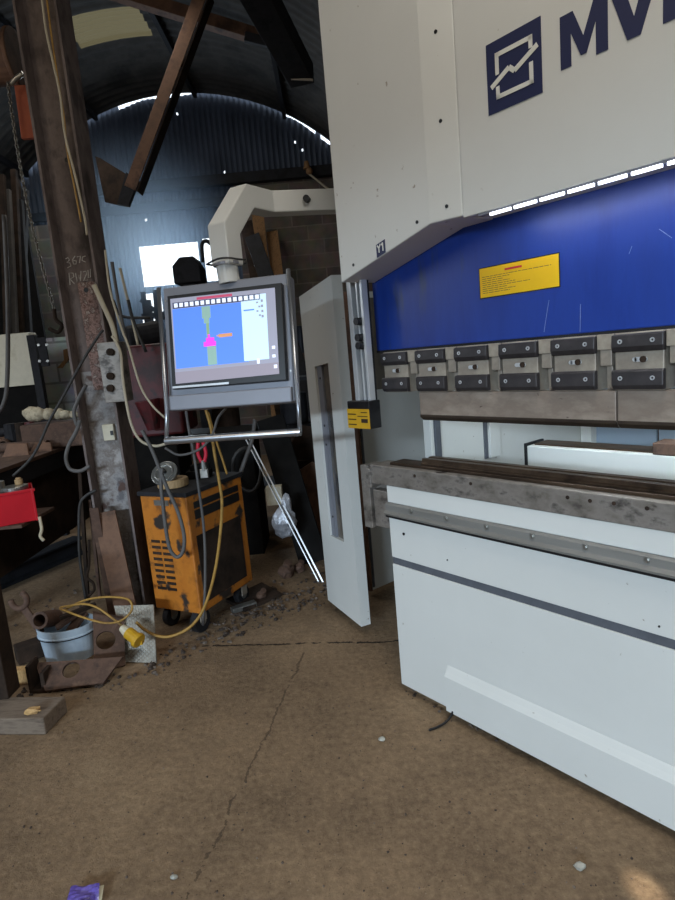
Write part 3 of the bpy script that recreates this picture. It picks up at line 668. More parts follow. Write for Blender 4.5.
# chalk marks
def chalk(strokes, Y):
    b = B()
    for s in strokes: b.tube([at(x, y, Y) for x, y in s], .0028, 5)
    return b
C1 = [[(65.5, 259), (68, 257.5), (69.5, 260), (67, 262.5), (70, 263), (71, 266), (67.5, 268)], [(75, 256), (72.5, 260), (73.5, 264), (76, 264), (76.5, 261), (73.5, 260.5)], [(77, 257), (80.5, 256), (79.5, 263)], [(85.5, 256), (82.5, 257), (82, 260.5), (85.5, 262)]]
C2 = [[(70, 285), (69, 273), (73, 273), (74, 277), (70, 279), (74.5, 284)], [(75.5, 273), (77, 282), (79, 275), (80.5, 281), (81, 271)], [(83, 272), (86, 271), (86.5, 274), (83.5, 281), (88, 280)], [(88, 270), (88.5, 278), (90.5, 277), (90.5, 269)]]
build('chalk_writing', chalk(C1 + C2, 3.386), M['chalk'], COLM, label='faint chalk numbers and letters')

# ================================================================== cables on and round the column
cable('cable', [at(x, y, 3.28) for x, y in ((41, -8), (46, 30), (53, 62), (60, 95), (65, 135), (75, 175), (84, 215), (87, 235))], .006, M['white_cable'], 'cream wire running down the face of the rusty column')
cable('cable', [at(x, y, 3.285) for x, y in ((46, -8), (52, 40), (58, 80), (64, 118), (67, 150), (74, 185), (81, 222))], .005, M['yellow_cable'], 'thin tan wire beside the cream one on the column')
cable('conduit', [at(x, y, 3.3) for x, y in ((94, 285), (103, 305), (112, 325), (117, 345))], .014, M['white_cable'], 'short cream conduit slanting off the right side of the column', 'conduit')
cable('cable', [at(x, y, 3.2) for x, y in ((112, 336), (116, 342), (121, 355), (123, 380), (130, 420), (140, 440), (155, 446), (168, 443))], .0075, M['white_cable'], 'cream cable looping from the column to the console handle')
cable('cable', [at(x, y, 3.25) for x, y in ((105, 250), (110, 290), (122, 330), (128, 345), (140, 385), (152, 405), (165, 418))], .006, M['white_cable'], 'thin cream cable crossing in front of the dark red machine')
cable('cable', [at(x, y, 2.95) for x, y in ((13, 476), (28, 462), (38, 447), (50, 420), (64, 395), (82, 362), (97, 338), (103, 330))], .007, M['dark_cable'], 'dark cable strung from the tins in the red crate up to the column')
cable('hose', [at(x, y, 3.25) for x, y in ((86, 385), (78, 400), (74, 412), (77, 425), (80, 420), (76, 432), (69, 445), (66, 458), (70, 469), (80, 471), (90, 466))], .011, M['grey_cable'], 'grey hose looped on the left side of the column', 'hose')
cable('hose', [at(x, y, 3.28) for x, y in ((96, 490), (86, 496), (80, 505), (79, 530), (80, 560), (86, 600))], .009, M['dark_cable'], 'dark hose hanging down beside the foot of the column', 'hose')

# ================================================================== WELDER
wl = gnd(156, 608, .12); wr = gnd(201.5, 614.6, .12)
fx = (Vector((wr.x - wl.x, wr.y - wl.y, 0))); WW = fx.length; fx.normalize(); fy = Vector((-fx.y, fx.x, 0)); WD = .5
WO = Vector((wl.x, wl.y, 0))
def Wp(a, d, z): return WO + fx * a + fy * d + Vector((0, 0, z))
def wbox(b, a0, a1, d0, d1, z0, z1): return b.hexa([Wp(a0, d0, z0), Wp(a1, d0, z0), Wp(a1, d1, z0), Wp(a0, d1, z0), Wp(a0, d0, z1), Wp(a1, d0, z1), Wp(a1, d1, z1), Wp(a0, d1, z1)])
WT = .775
WE = thing('welding_machine', WO, 'battered orange welding machine on wheels under the console', 'welder')
BD = build('body', wbox(B(), 0, WW, 0, WD, .12, WT), M['orange'], WE, .008)
build('top_tray', wbox(B(), -.01, WW + .008, -.01, WD + .01, WT, WT + .025), M['darksteel'], WE, .004)
b = B()
for i in range(9):
    for c in range(2): wbox(b, .04 + c * .075, .10 + c * .075, -.004, .002, .24 + i * .034, .255 + i * .034)
build('louvres', b, M['rustd'], BD)
b = B(); wbox(b, WW - .002, WW + .004, .04, WD - .06, .17, .55); build('side_panel', b, M['rustd'], BD)
for z0, z1 in ((.64, .69), (.70, .735)):
    b = B(); wbox(b, WW - .002, WW + .006, .05, WD - .05, z0, z1); build('vent_slot', b, M['black'], BD)
b = B(); wbox(b, .1, .2, -.004, .002, WT - .05, WT - .02); build('name_plate', b, M['tin'], BD)
def wheel(a, d, r=.06):
    w = build('wheel', B().cyl(Wp(a - .02, d, r), Wp(a + .02, d, r), r, n=24), M['darksteel'], WE, .006)
    build('hub', B().cyl(Wp(a - .024, d, r), Wp(a + .024, d, r), .024, n=16), M['tin'], w)
    b = B(); wbox(b, a - .028, a - .022, d - .025, d + .025, r, .12); wbox(b, a + .022, a + .028, d - .025, d + .025, r, .12); build('fork', b, M['steel'], WE)
wheel(WW - .045, .035, .066); wheel(WW - .04, .42, .058); wheel(.05, .42, .058); wheel(.05, .06, .058)
# things on the welder
p = Wp(.10, .12, WT + .025)
t = thing('wire_coil', p, 'straw coloured wire coil with grey reel disc lying on the orange welder', 'coil')
build('winding', B().pipe(p + Vector((.03, 0, 0)), p + Vector((.03, 0, .045)), .085, .05, 24), M['straw'], t, .006)
build('reel_disc', B().cyl(p + Vector((.0, -.02, .075)), p + Vector((-.002, -.032, .087)), .075, n=28).pipe(p + Vector((.0, -.02, .075)), p + Vector((-.003, -.036, .091)), .055, .045), M['tin'], t, .002)
build('hub', B().cyl(p + Vector((.0, -.02, .075)), p + Vector((-.005, -.045, .1)), .015, n=14), M['black'], t)
p = Wp(.13, .36, WT + .025)
b = B().box(p.x - .07, p.x + .07, p.y - .05, p.y + .05, p.z, p.z + .045).cyl(p + Vector((-.05, 0, .05)), p + Vector((.06, .02, .055)), .028)
tag(build('angle_grinder', b, M['black_oily'], bevel=.006), 'dark power tool lying at the back of the welder top', 'tool')
pp = at(203, 462, 3.25)
t = thing('pliers', pp, 'red handled pliers standing upright behind the welder top', 'pliers')
for s in (-1, 1):
    build('grip', B().tube(smoothpath([pp + Vector((s * .008, 0, 0)), pp + Vector((s * .022, 0, .05)), pp + Vector((s * .014, 0, .11))]), .0105), M['pinkred'], t, smooth=True)
build('jaw', B().cyl(pp + Vector((0, 0, .01)), pp + Vector((0, 0, -.05)), .012, .018).box(pp.x - .022, pp.x + .022, pp.y - .015, pp.y + .015, pp.z - .09, pp.z - .04), M['tin'], t, .003)
# cables at the welder
D = 2.93
cable('hose', [at(x, y, D) for x, y in ((142, 430), (152, 450), (160, 470), (168, 490), (178, 512), (184, 535), (183, 551), (177, 557), (170, 549), (166, 530), (163, 505), (161, 485), (162, 468))], .010, M['grey_cable'], 'thick grey hose looped over the front of the orange welder', 'hose')
cable('cable', [at(x, y, D + .02) for x, y in ((186, 410), (189, 430), (194, 455), (199, 490), (203, 520), (205, 550), (205, 590), (203, 625))], .0075, M['grey_cable'], 'grey cable hanging from the console down the corner of the welder')
cable('cable', [at(x, y, D - .1) for x, y in ((206, 410), (211, 428), (214, 450), (219, 480), (222, 505), (219, 545), (213, 580), (203, 610), (190, 627), (172, 636), (158, 636), (145, 630), (136, 622))], .0075, M['yellow_cable'], 'yellow cable running from the console past the welder to the floor plug')
cable('cable', [at(x, y, 3.2) for x, y in ((208, 412), (216, 440), (222, 458), (227, 474))], .006, M['yellow_cable'], 'short yellow lead dropping behind the console handle to the welder')
cable('cable', [at(x, y, 2.75) for x, y in ((165, 448), (180, 455), (200, 449), (212, 435), (218, 418), (226, 408))], .006, M['grey_cable'], 'grey cable sagging under the console screen')
cable('cable', [at(x, y, 3.6) for x, y in ((255, 420), (252, 440), (245, 460), (238, 480))], .013, M['grey_cable'], 'dark grey hose behind the console handle')

# ================================================================== FLOOR ITEMS, LEFT
# checker plate leaning on the welder / column
a, c = gnd(127, 662), gnd(157, 663); top_l, top_r = at(115, 606, 2.98), at(154, 605, 2.98)
u_ = (c - a); nrm = u_.cross(top_l - a).normalized() * .008
b = B(); b.prism([a + Vector((0, 0, .0)), c, top_r, top_l], nrm)
CP = thing('checker_plate', a, 'pale checker plate leaning at the foot of the column', 'plate')
build('sheet', b, M['gal'], CP, .0)
b = B(); nf = nrm.normalized() * (-1 if nrm.y > 0 else 1)
for i in range(14):
    for j in range(28):
        s, t = (i + .5) / 14, (j + .5) / 28
        pnt = (a * (1 - s) + c * s) * (1 - t) + (top_l * (1 - s) + top_r * s) * t; off = nf * (.0 if nrm.y > 0 else .008)
        e = (u_.normalized() + (1 if (i + j) % 2 else -1) * (top_l - a).normalized()) * .0042
        pnt = pnt + (nf * .001 if nrm.y > 0 else nrm + nf * 0.0)
        b.bar(pnt - e, pnt + e, .0026, .003, up=tuple(nf))
build('tread_pattern', b, M['steel'], CP)
# bucket
bc = gnd(66, 661); bc = Vector((-1.5, 2.93, 0))
BK = thing('bucket', bc, 'pale blue half bucket full of scrap iron', 'bucket')
bl_, br_ = at(37, 628, 2.9), at(92, 622, 2.9)
def bucketmesh(r0, r1, h, th):
    b = B(); n = 36
    rows = [(r0, 0), (r0 + (r1 - r0) * .72, h * .72), (r1 + .002, h * .74), (r1 + .004, h * .78), (r1, h * .8), (r1 + .003, h), (r1 - th, h), (r0 - th, .012)]
    R = [[b.bm.verts.new(bc + Vector((r * math.cos(2 * math.pi * i / n), r * .8 * math.sin(2 * math.pi * i / n), z))) for i in range(n)] for r, z in rows]
    for k in range(len(rows) - 1):
        for i in range(n): b._f([R[k][i], R[k][(i + 1) % n], R[k + 1][(i + 1) % n], R[k + 1][i]])
    b._f(R[0][::-1]); b._f(R[-1]); return b
build('shell', bucketmesh(.125, .145, .185, .004), M['bucket'], BK, smooth=False)
def band(z, r): return B().tube([bc + Vector((r * math.cos(2 * math.pi * i / 40), r * .8 * math.sin(2 * math.pi * i / 40), z)) for i in range(40)], .003, 6, closed=True)
build('rim_band', band(.135, .147), M['darksteel'], BK)
# scrap in the bucket
p = at(43, 617, 2.9)
tag(build('pipe_offcut', B().pipe(p + Vector((.0, -.04, .0)), p + Vector((.0, .12, -.06)), .044, .031, 24), M['rust'], smooth=False), 'short rusty pipe offcut sticking out of the bucket', 'pipe')
a, c = at(20, 602, 2.95), at(38, 628, 2.93)
t = thing('spanner', c, 'rusty open ended spanner leaning in the bucket', 'spanner')
build('shaft', B().bar(a + (c - a) * .2, c + (c - a) * .2, .04, .014, up=(0, 1, 0)), M['rust'], t, .004)
b = B(); d = (a - c).normalized(); x = d.cross(Vector((0, 1, 0))).normalized()
arc = []
for i in range(13):
    th = math.radians(55 + 250 * i / 12); arc.append(a + d * .01 + (d * math.cos(th) + x * math.sin(th)) * .044)
b.tube(arc, .016, 8); build('jaw', b, M['rust'], t, smooth=True)
for i, (px, py, qx, qy, w, lab) in enumerate(((56, 628, 88, 606, .05, 'flat rusty strip lying across the bucket mouth'), (60, 618, 96, 604, .03, 'narrow dark bar lying across the bucket mouth behind the strip'), (70, 632, 84, 612, .06, 'short wide rusty offcut in the bucket'))):
    a, c = at(px, py, 2.93), at(qx, qy, 3.02)
    tag(build('scrap_bar', B().bar(a, c, w, .02), M['rustd' if i == 1 else 'rust'], bevel=.003), lab, 'scrap metal')
# rusty plates with holes
def holeplate(name, corners, hc, hr, th, m, label, n=28, rx=None):
    """flat plate given by 4 corner points, with a round hole"""
    c = [Vector(p) for p in corners]; b = B(); nn = (c[1] - c[0]).cross(c[3] - c[0]).normalized(); hx = (c[1] - c[0]).normalized(); hy = nn.cross(hx)
    hcv = Vector(hc); circ = [hcv + (hx * math.cos(2 * math.pi * i / n) + hy * math.sin(2 * math.pi * i / n)) * hr for i in range(n)]
    per = []
    for i in range(n):
        d = circ[i] - hcv; best = None
        for k in range(4):
            p, e = c[k], c[(k + 1) % 4] - c[k]; dn = d.cross(e).dot(nn)
            if abs(dn) < 1e-9: continue
            t = (p - hcv).cross(e).dot(nn) / dn; s = (p - hcv).cross(d).dot(nn) / dn
            if t > 0 and -1e-6 <= s <= 1 + 1e-6 and (best is None or t < best): best = t
        per.append(hcv + d * (best or 1.5))
    for k in range(4):
        i = min(range(n), key=lambda i: (per[i] - c[k]).length); per[i] = c[k].copy()
    for off in (0, th):
        A = [b.bm.verts.new(p + nn * off) for p in circ]; Bv = [b.bm.verts.new(p + nn * off) for p in per]
        for i in range(n): b._f([A[i], A[(i + 1) % n], Bv[(i + 1) % n], Bv[i]])
    for ring in (circ, per):
        for i in range(n): b.quad(ring[i], ring[(i + 1) % n], ring[(i + 1) % n] + nn * th, ring[i] + nn * th)
    bmesh.ops.remove_doubles(b.bm, verts=b.bm.verts[:], dist=1e-5)
    return tag(build(name, b, m), label, 'plate')
P1 = [gnd(91, 668, .05), gnd(128, 668, .03), at(124, 615, 2.98), at(90, 620, 2.98)]
P1[0] = Vector((P1[0].x, P1[0].y, .03)); 
a0 = gnd(93, 676, .0); a1 = gnd(124, 668, .0)
P1 = [a0 + Vector((0, .02, .0)), a1 + Vector((0, .02, .0)), at(124, 617, 2.92), at(93, 612, 2.92)]
nrm = (P1[1] - P1[0]).cross(P1[3] - P1[0]).normalized()
def onplane(x, y, p0, n_): d = Vector(ray(x, y)); e = Vector(EYE); return e + d * ((p0 - e).dot(n_) / d.dot(n_))
holeplate('punched_plate', P1, onplane(106, 641, P1[0], nrm), .047, .014, M['rust'], 'rusty plate with one round hole standing right of the blue bucket')
P2 = [gnd(40, 690, .05), gnd(98, 688, .012), gnd(120, 662, .10), gnd(34, 664, .12)]
P2 = [gnd(46, 692, .012), gnd(104, 684, .012), gnd(122, 656, .10), gnd(36, 664, .10)]
nrm = (P2[1] - P2[0]).cross(P2[3] - P2[0]).normalized()
P2[2] = P2[2] - nrm * (P2[2] - P2[0]).dot(nrm)
holeplate('punched_plate', P2, onplane(72, 671, P2[0], nrm), .04, .014, M['rust'], 'rusty plate with a hole lying on the floor in front of the bucket')
# offcuts on the floor
w0 = gnd(22, 685)
tag(build('timber_offcut', B().box(w0.x - .045, w0.x + .045, w0.y, w0.y + .05, 0.0, .075), M['pale_wood'], bevel=.004), 'small pale timber offcut beside the scrap bucket', 'wood block')
w0 = gnd(36, 694); tag(build('steel_bracket', B().box(w0.x - .03, w0.x + .06, w0.y, w0.y + .1, 0, .02).box(w0.x - .03, w0.x - .015, w0.y, w0.y + .1, .02, .14).box(w0.x + .03, w0.x + .05, w0.y, w0.y + .08, .02, .1), M['rustd'], bevel=.003), 'dark rusty bracket standing between timber offcut and bucket', 'scrap metal')
w0 = gnd(30, 668); tag(build('steel_box_section', B().bar(gnd(16, 655, .05), gnd(42, 646, .05), .09, .09), M['rustd'], bevel=.006), 'dark box section lying left of the blue bucket', 'scrap metal')
# plug of the yellow extension lead
pc = at(130, 634, 2.74); pd = (at(142, 641, 2.7) - at(124, 627, 2.76)).normalized()
PL = thing('extension_plug', pc, 'yellow industrial plug lying against the checker plate', 'plug')
build('body', B().cyl(pc + pd * -.015, pc + pd * .045, .03, n=14).box(pc.x + .012, pc.x + .06, pc.y - .02, pc.y + .02, pc.z - .055, pc.z - .01), M['yplug'], PL, .004)
build('cap', B().cyl(pc + pd * .045, pc + pd * .068, .037, n=16), M['yplug'], PL, .004)
build('gland', B().cyl(pc - pd * .06, pc - pd * .015, .017, .027, n=14), M['cream'], PL, .003)
cable('extension_lead', [at(x, y, D_) for x, y, D_ in ((124, 627, 2.78), (112, 618, 2.8), (98, 608, 2.82), (84, 604, 2.84), (68, 606, 2.86), (60, 608, 2.86), (66, 611, 2.84), (85, 618, 2.8), (105, 623, 2.78), (120, 621, 2.77), (130, 613, 2.77), (132, 605, 2.78), (127, 599, 2.8), (112, 597, 2.83), (95, 598, 2.85), (80, 602, 2.87), (66, 609, 2.88))], .0055, M['yellow_cable'], 'yellow extension lead coiled over the scrap bucket', 'cable')
# trestle foot and post at the left edge
a, c = gnd(66, 722, .0), gnd(-40, 700, .0)
TF = thing('trestle', gnd(5, 712), 'dark upright post standing on a thick timber foot at left edge', 'stand')
e = Vector((gnd(66, 712).x, gnd(66, 712).y, 0)); f0 = gnd(46, 735); f1 = gnd(0, 735); 
ax = (f0 - f1).normalized(); sd = Vector((-ax.y, ax.x, 0))
b = B(); p0 = f0 + Vector((0, 0, 0)); p1 = f0 - ax * .6; wd = .16; ht = .075
b.hexa([p1, p0, p0 + sd * wd, p1 + sd * wd] + [q + Vector((0, 0, ht)) for q in (p1, p0, p0 + sd * wd, p1 + sd * wd)])
build('foot', b, M['wood'], TF, .006, label='weathered timber block')
pp = gnd(2, 700, ht); b = B(); b.box(pp.x - .07, pp.x + .03, pp.y, pp.y + .1, ht, .62); build('post', b, M['rustd'], TF, .004)
w0 = gnd(33, 713, ht); t = build('wood_chip', B().sphere(w0 + Vector((0, 0, .012)), .03, (1.2, .8, .5), 2, .3), M['pale_wood']); tag(t, 'broken wood chips lying on the timber foot', 'debris')
# I-beam on floor and bench
b = B(); i0, i1 = gnd(-30, 600), gnd(82, 552); d = (i1 - i0).normalized(); s_ = Vector((-d.y, d.x, 0))
for (o0, o1, z0_, z1_) in ((-.07, .07, 0, .015), (-.006, .006, .015, .125), (-.07, .07, .125, .14)):
    pts = [i0 + s_ * o0, i1 + s_ * o0, i1 + s_ * o1, i0 + s_ * o1]; b.hexa([p + Vector((0, 0, z0_)) for p in pts] + [p + Vector((0, 0, z1_)) for p in pts])
tag(build('steel_beam', b, M['darksteel'], bevel=.003), 'dark steel I-beam lying on the floor under the workbench', 'beam')
# workbench along the left
WBX0, WBX1, WBY0, WBY1, WBZ = -2.95, -2.0, 3.2, 5.3, .95
WB = thing('workbench', ((WBX0 + WBX1) / 2, (WBY0 + WBY1) / 2, 0), 'long dark steel workbench piled with scrap at left', 'workbench')
build('top', B().box(WBX0, WBX1, WBY0, WBY1, WBZ - .025, WBZ), M['rust'], WB, .003)
build('edge_rail', B().box(WBX1 - .02, WBX1 - .008, WBY0, WBY1, WBZ - .14, WBZ - .025), M['darksteel'], WB, .003)
build('front_panel', B().box(WBX1 - .1, WBX1 - .08, WBY0, WBY1, .3, WBZ - .1), M['rustd'], WB)
for x in (WBX0 + .06, WBX1 - .16):
    for y in (WBY0 + .1, WBY1 - .1): build('leg', B().box(x - .04, x + .04, y - .04, y + .04, 0, WBZ - .025), M['darksteel'], WB, .003)
s0 = gnd(52, 516, .55)
SZ = at(38, 520, 3.3).z
build('shelf', B().box(WBX1 - .3, WBX1 + .2, 3.22, 3.62, SZ - .02, SZ), M['rust'], WB, .003)
# crate on the shelf
cl, cr = at(-22, 531, 3.22), at(38, 517, 3.22)
cz = SZ + .0005; x0, x1 = -2.13, at(38, 517, 3.3).x; y0, y1 = 3.3, 3.52; hh = at(37, 488, 3.3).z - SZ
CR = thing('crate', ((x0 + x1) / 2, (y0 + y1) / 2, cz), 'bright red plastic crate on the workbench shelf', 'crate')
b = B().box(x0, x1, y0, y1, cz, cz + .006).box(x0, x1, y0, y0 + .006, cz, cz + hh).box(x0, x1, y1 - .006, y1, cz, cz + hh).box(x0, x0 + .006, y0, y1, cz, cz + hh).box(x1 - .006, x1, y0, y1, cz, cz + hh)
b.box(x0 - .008, x1 + .008, y0 - .008, y0, cz + hh - .016, cz + hh)
for x in (x0, x0 + .14, x1 - .012): b.box(x, x + .012, y0 - .01, y0, cz, cz + hh)
build('bin', b, M['red'], CR, .002)
_o = Vector((x1, y0, cz)); _a = .5; CR.rotation_euler = (0, 0, _a)
CR.location = _o + Matrix.Rotation(_a, 3, 'Z') @ (CR.location - _o)
tp = _o + Matrix.Rotation(_a, 3, 'Z') @ Vector((-.19, .1, hh - .05)); TN = thing('tin', tp, 'open silver tin standing in the red crate', 'tin')
build('can', B().pipe(tp, tp + Vector((0, 0, .105)), .055, .052, 28), M['tin'], TN)
build('lid', B().cyl(tp + Vector((0, 0, .097)), tp + Vector((0, 0, .1)), .052, n=28), M['steel'], TN)
tp2 = _o + Matrix.Rotation(_a, 3, 'Z') @ Vector((-.09, .09, hh - .005)); tag(build('round_tin', B().cyl(tp2, tp2 + Vector((0, 0, .022)), .07, n=28), M['tin'], bevel=.003), 'round flat tin lying on top of the red crate', 'tin')
tp3 = tp2 + Vector((.01, .035, .0225)); tag(build('fitting', B().cyl(tp3, tp3 + Vector((0, 0, .03)), .022, n=16).cyl(tp3 + Vector((0, 0, .03)), tp3 + Vector((0, 0, .04)), .015), M['straw'], bevel=.003), 'small brass fitting beside the tin in the crate', 'fitting')
# bench top clutter: pixel, kind
def benchpt(x, y): return gnd(x, y, WBZ)
for i, (p, q_, w, h_, m, lab) in enumerate((((2, 428), (38, 425), .12, .03, 'rustbrown', 'brown rusty plate lying near the front of the bench'), ((10, 450), (45, 436), .03, .03, 'rust', 'thin rusty bar lying along the bench edge'), ((35, 438), (58, 424), .10, .02, 'rustd', 'dark flat bar on the bench by the hose'),
                                         ((0, 440), (30, 444), .14, .025, 'rustbrown', 'broad brown plate at the near end of the bench'), ((44, 437), (62, 434), .05, .05, 'rust', 'square bar at far end of the bench'))):
    a, c = benchpt(*p), benchpt(*q_); o = Vector((0, 0, h_ / 2 + .0))
    tag(build('scrap_bar', B().bar(a + o, c + o, w, h_), M[m], bevel=.003), lab, 'scrap metal')
for i, (x, y, w, l, h_, an, m, lab) in enumerate(((20, 434, .08, .3, .05, .4, 'rustbrown', 'rusty angle offcut lying across the middle of the bench'), (52, 433, .05, .5, .03, 1.2, 'rustd', 'dark thin bar lying along the far half of the bench'), (30, 431, .16, .22, .08, .2, 'rust', 'rusty block standing behind the plates on the bench'), (62, 424, .1, .18, .07, .7, 'darksteel', 'dark steel block near the far bench end'), (10, 436, .04, .6, .04, .15, 'steel', 'bare steel bar lying on top of the brown plates'))):
    p = benchpt(x, y) + Vector((0, 0, .032 if i == 4 else 0)); dd_ = Vector((math.cos(an), math.sin(an), 0)) * l / 2
    tag(build('scrap_bar', B().bar(p - dd_ + Vector((0, 0, h_ / 2)), p + dd_ + Vector((0, 0, h_ / 2)), w, h_), M[m], bevel=.004), lab, 'scrap metal')
p = benchpt(4, 449) + Vector((0, 0, .035)); tag(build('pipe_offcut', B().pipe(p, p + Vector((-.1, .35, 0)), .035, .026, 20), M['rust']), 'rusty pipe lying end-on on the bench', 'pipe')
p = at(52, 412, 4.35)
tag(build('scrap_block', B().box(p.x - .22, p.x + .24, 4.28, 4.5, WBZ, p.z - .075), M['rust'], bevel=.01), 'rusty scrap block under the cream rag on the bench', 'scrap metal')
for i, (x0_, x1_, y_, zz, m, lab) in enumerate(((0, 26, 4.0, .075, 'rustbrown', 'large brown plate on edge at the front of the bench'), (28, 50, 4.12, .055, 'rustbrown', 'brown plate on edge in the middle of the bench front'), (52, 72, 4.5, .09, 'rustd', 'dark plate on edge at the far end of the bench front'))):
    xa_, xb_ = at(x0_, 445, y_).x, at(x1_, 440, y_).x
    tag(build('scrap_plate', B().prism([(xa_, y_, WBZ), (xb_, y_, WBZ), (xb_ - .02, y_ + .04, WBZ + zz), (xa_ + .03, y_ + .04, WBZ + zz * 1.15)], (0, .02, 0)), M[m], bevel=.003), lab, 'scrap metal')
for i, (x, y_, r, l, m, lab) in enumerate(((14, 4.25, .035, .5, 'rust', 'rusty pipe lying across the bench behind the large brown plate'), (40, 4.65, .03, .45, 'rustbrown', 'brown pipe lying across the bench below the cabinet'))):
    xx = at(x, 430, y_).x; tag(build('pipe_length', B().pipe((xx - l / 2, y_ + .05, WBZ + r + .001), (xx + l / 2, y_ - .05, WBZ + r + .001), r, r * .75, 18), M[m]), lab, 'pipe')
b = B()
for k in range(6): b.sphere(p + Vector((-.15 + .06 * k, random.uniform(-.03, .03), -.04 * k / 6)), .072 - .007 * k, (1, .8, .8), 2, .12)
tag(build('rag', b, M['rag'], smooth=True), 'crumpled cream rag bundle lying on the bench scrap', 'rag')
for i, (x, y, r, mm, lab) in enumerate(((18, 412, .05, 'rustd', 'dark rusty casting standing on the bench left of the rag'), (26, 404, .045, 'redpaint', 'dark red valve body beside the cream rag'), (8, 412, .06, 'darksteel', 'black steel casting near the left edge of the bench'))):
    p = at(x, y, 4.65); p.z = WBZ + .15; b = B().cyl((p.x, p.y, WBZ), p + Vector((0, 0, .03)), r, r * .8, 12).cyl(p + Vector((-r * 1.4, 0, -.03)), p + Vector((r * 1.4, 0, -.03)), r * .5)
    tag(build('casting', b, M[mm], bevel=.004), lab, 'scrap metal')
p = at(40, 520, 3.28); b = B(); b.tube(smoothpath([p + Vector((0, 0, .02)), p + Vector((.006, -.01, -.05)), p + Vector((-.006, -.015, -.09)), p + Vector((.008, -.012, -.12))]), .009, 7)
tag(build('rag', b, M['rag'], smooth=True), 'pale rag strip hanging off the shelf below the red crate', 'rag')

# ================================================================== leaning steel near the column foot
def lean(name, p, q_, w, t, m, lab, cat='steel bar', up=(0, 1, 0), bevel=.003): return tag(build(name, B().bar(p, q_, w, t, up=up), m, bevel=bevel), lab, cat)
lean('flat_bar', gnd(130, 628), at(104, 512, 3.25), .13, .012, M['rustbrown'], 'wide brown flat bar leaning on the foot of the column')
lean('flat_bar', gnd(114, 622), at(94, 508, 3.22), .05, .012, M['rust'], 'narrow rusty flat bar leaning left of the wide brown one')
lean('round_bar', gnd(88, 602), at(80, 470, 3.5), .022, .022, M['rustd'], 'dark round bar leaning against the bench by the column')
lean('round_bar', gnd(100, 598), at(90, 500, 3.6), .02, .02, M['rust'], 'thin rusty bar leaning behind the flat bars')
t = thing('hook', at(91, 585, 3.3), 'dark iron hook hanging beside the leaning bars', 'hook')
b = B(); b.tube(smoothpath([at(x, y, 3.3) for x, y in ((89, 540), (89, 565), (87, 577), (93, 583), (94, 590), (88, 597))]), .008); build('shank', b, M['rustd'], t, smooth=True)
# metal right of the welder
tag(build('steel_cabinet', B().box(-.95, -.62, 4.3, 4.7, 0, .95), M['black_oily'], bevel=.006), 'dark steel cabinet standing behind the orange welder', 'cabinet')
a, c = gnd(323, 582), at(247, 434, 4.1)
AG = thing('angle_strip', a, 'bright aluminium angle strip leaning diagonally behind the console', 'metal strip')
build('angle', B().bar(a, c, .009, .004, up=(0, 1, 0)), M['alu'], AG)
off = Vector((-.024, 0, 0)); build('angle_edge', B().bar(a + off, c + off, .006, .03, up=(0, 1, 0)), M['alu'], AG)
a2, c2 = gnd(322, 568), at(266, 418, 4.35); lean('steel_channel', a2 + Vector((-.06, .12, 0)), c2 + Vector((.03, .0, 0)), .2, .03, M['black_oily'], 'dark brown steel channel leaning behind the aluminium strip', 'steel channel')
b = B(); b.prism([at(285, 480, 4.6), at(312, 462, 4.6), at(330, 470, 4.6), at(335, 575, 4.5), at(318, 566, 4.5), at(303, 520, 4.55)], (0, .02, 0)); tag(build('steel_plate', b, M['rustbrown']), 'brown rusty plate leaning behind the dark channel beside the gate', 'plate')
b = B(); b.prism([at(284, 460, 4.7), at(300, 425, 4.7), at(330, 430, 4.7), at(334, 470, 4.7), at(310, 460, 4.7)], (0, .02, 0)); tag(build('steel_plate', b, M['rustd']), 'dark angular plate above the brown one behind the console', 'plate')
b = B()
p = at(284, 522, 3.9); b.sphere(p, .11, (.75, .5, 1.0), 3, .1); b.sphere(p + Vector((.03, 0, .12)), .06, (.6, .6, 1.3), 2, .15); tag(build('plastic_bag', b, M['bag']), 'crumpled silver bag hanging behind the aluminium strip', 'bag')
p = at(275, 497, 4.0); tag(build('paper_carton', B().box(p.x - .06, p.x + .05, p.y, p.y + .08, p.z - .06, p.z + .07), M['cabinet'], bevel=.004), 'small pale carton above the silver bag', 'carton')
tag(build('rusty_crate', B().box(-.5, -.1, 4.72, 4.95, 0, .62), M['rustd'], bevel=.01), 'dark rusty box behind the leaning aluminium strip', 'box')
for i, (x, y, r, lab) in enumerate(((287, 577, .055, 'round dirty casting on the floor near the foot of the strip'), (300, 572, .04, 'small rusty lump beside the foot of the strip'), (262, 600, .035, 'small rusty lump on the floor right of the welder'))):
    p = gnd(x, y); tag(build('casting', B().sphere(p + Vector((0, 0, r * .8)), r, (1, 1, .9), 2, .15).cyl(p + Vector((0, 0, r)), p + Vector((.02, -.02, r * 2.0)), r * .5), M['rust']), lab, 'scrap metal')
b = B(); p = gnd(250, 605); b.prism([gnd(226, 602, .004), gnd(262, 585, .004), gnd(282, 596, .004), gnd(245, 612, .004)], (0, 0, .02)); tag(build('steel_plate', b, M['rustd']), 'flat dark plate lying on the floor right of the welder', 'plate')
b = B(); p0 = gnd(232, 613); p1 = gnd(256, 606); b.bar(p0 + Vector((0, 0, .015)), p1 + Vector((0, 0, .02)), .05, .03); tag(build('offcut', b, M['tin'], bevel=.004), 'silvery strip offcut on the floor right of the welder wheel', 'scrap metal')
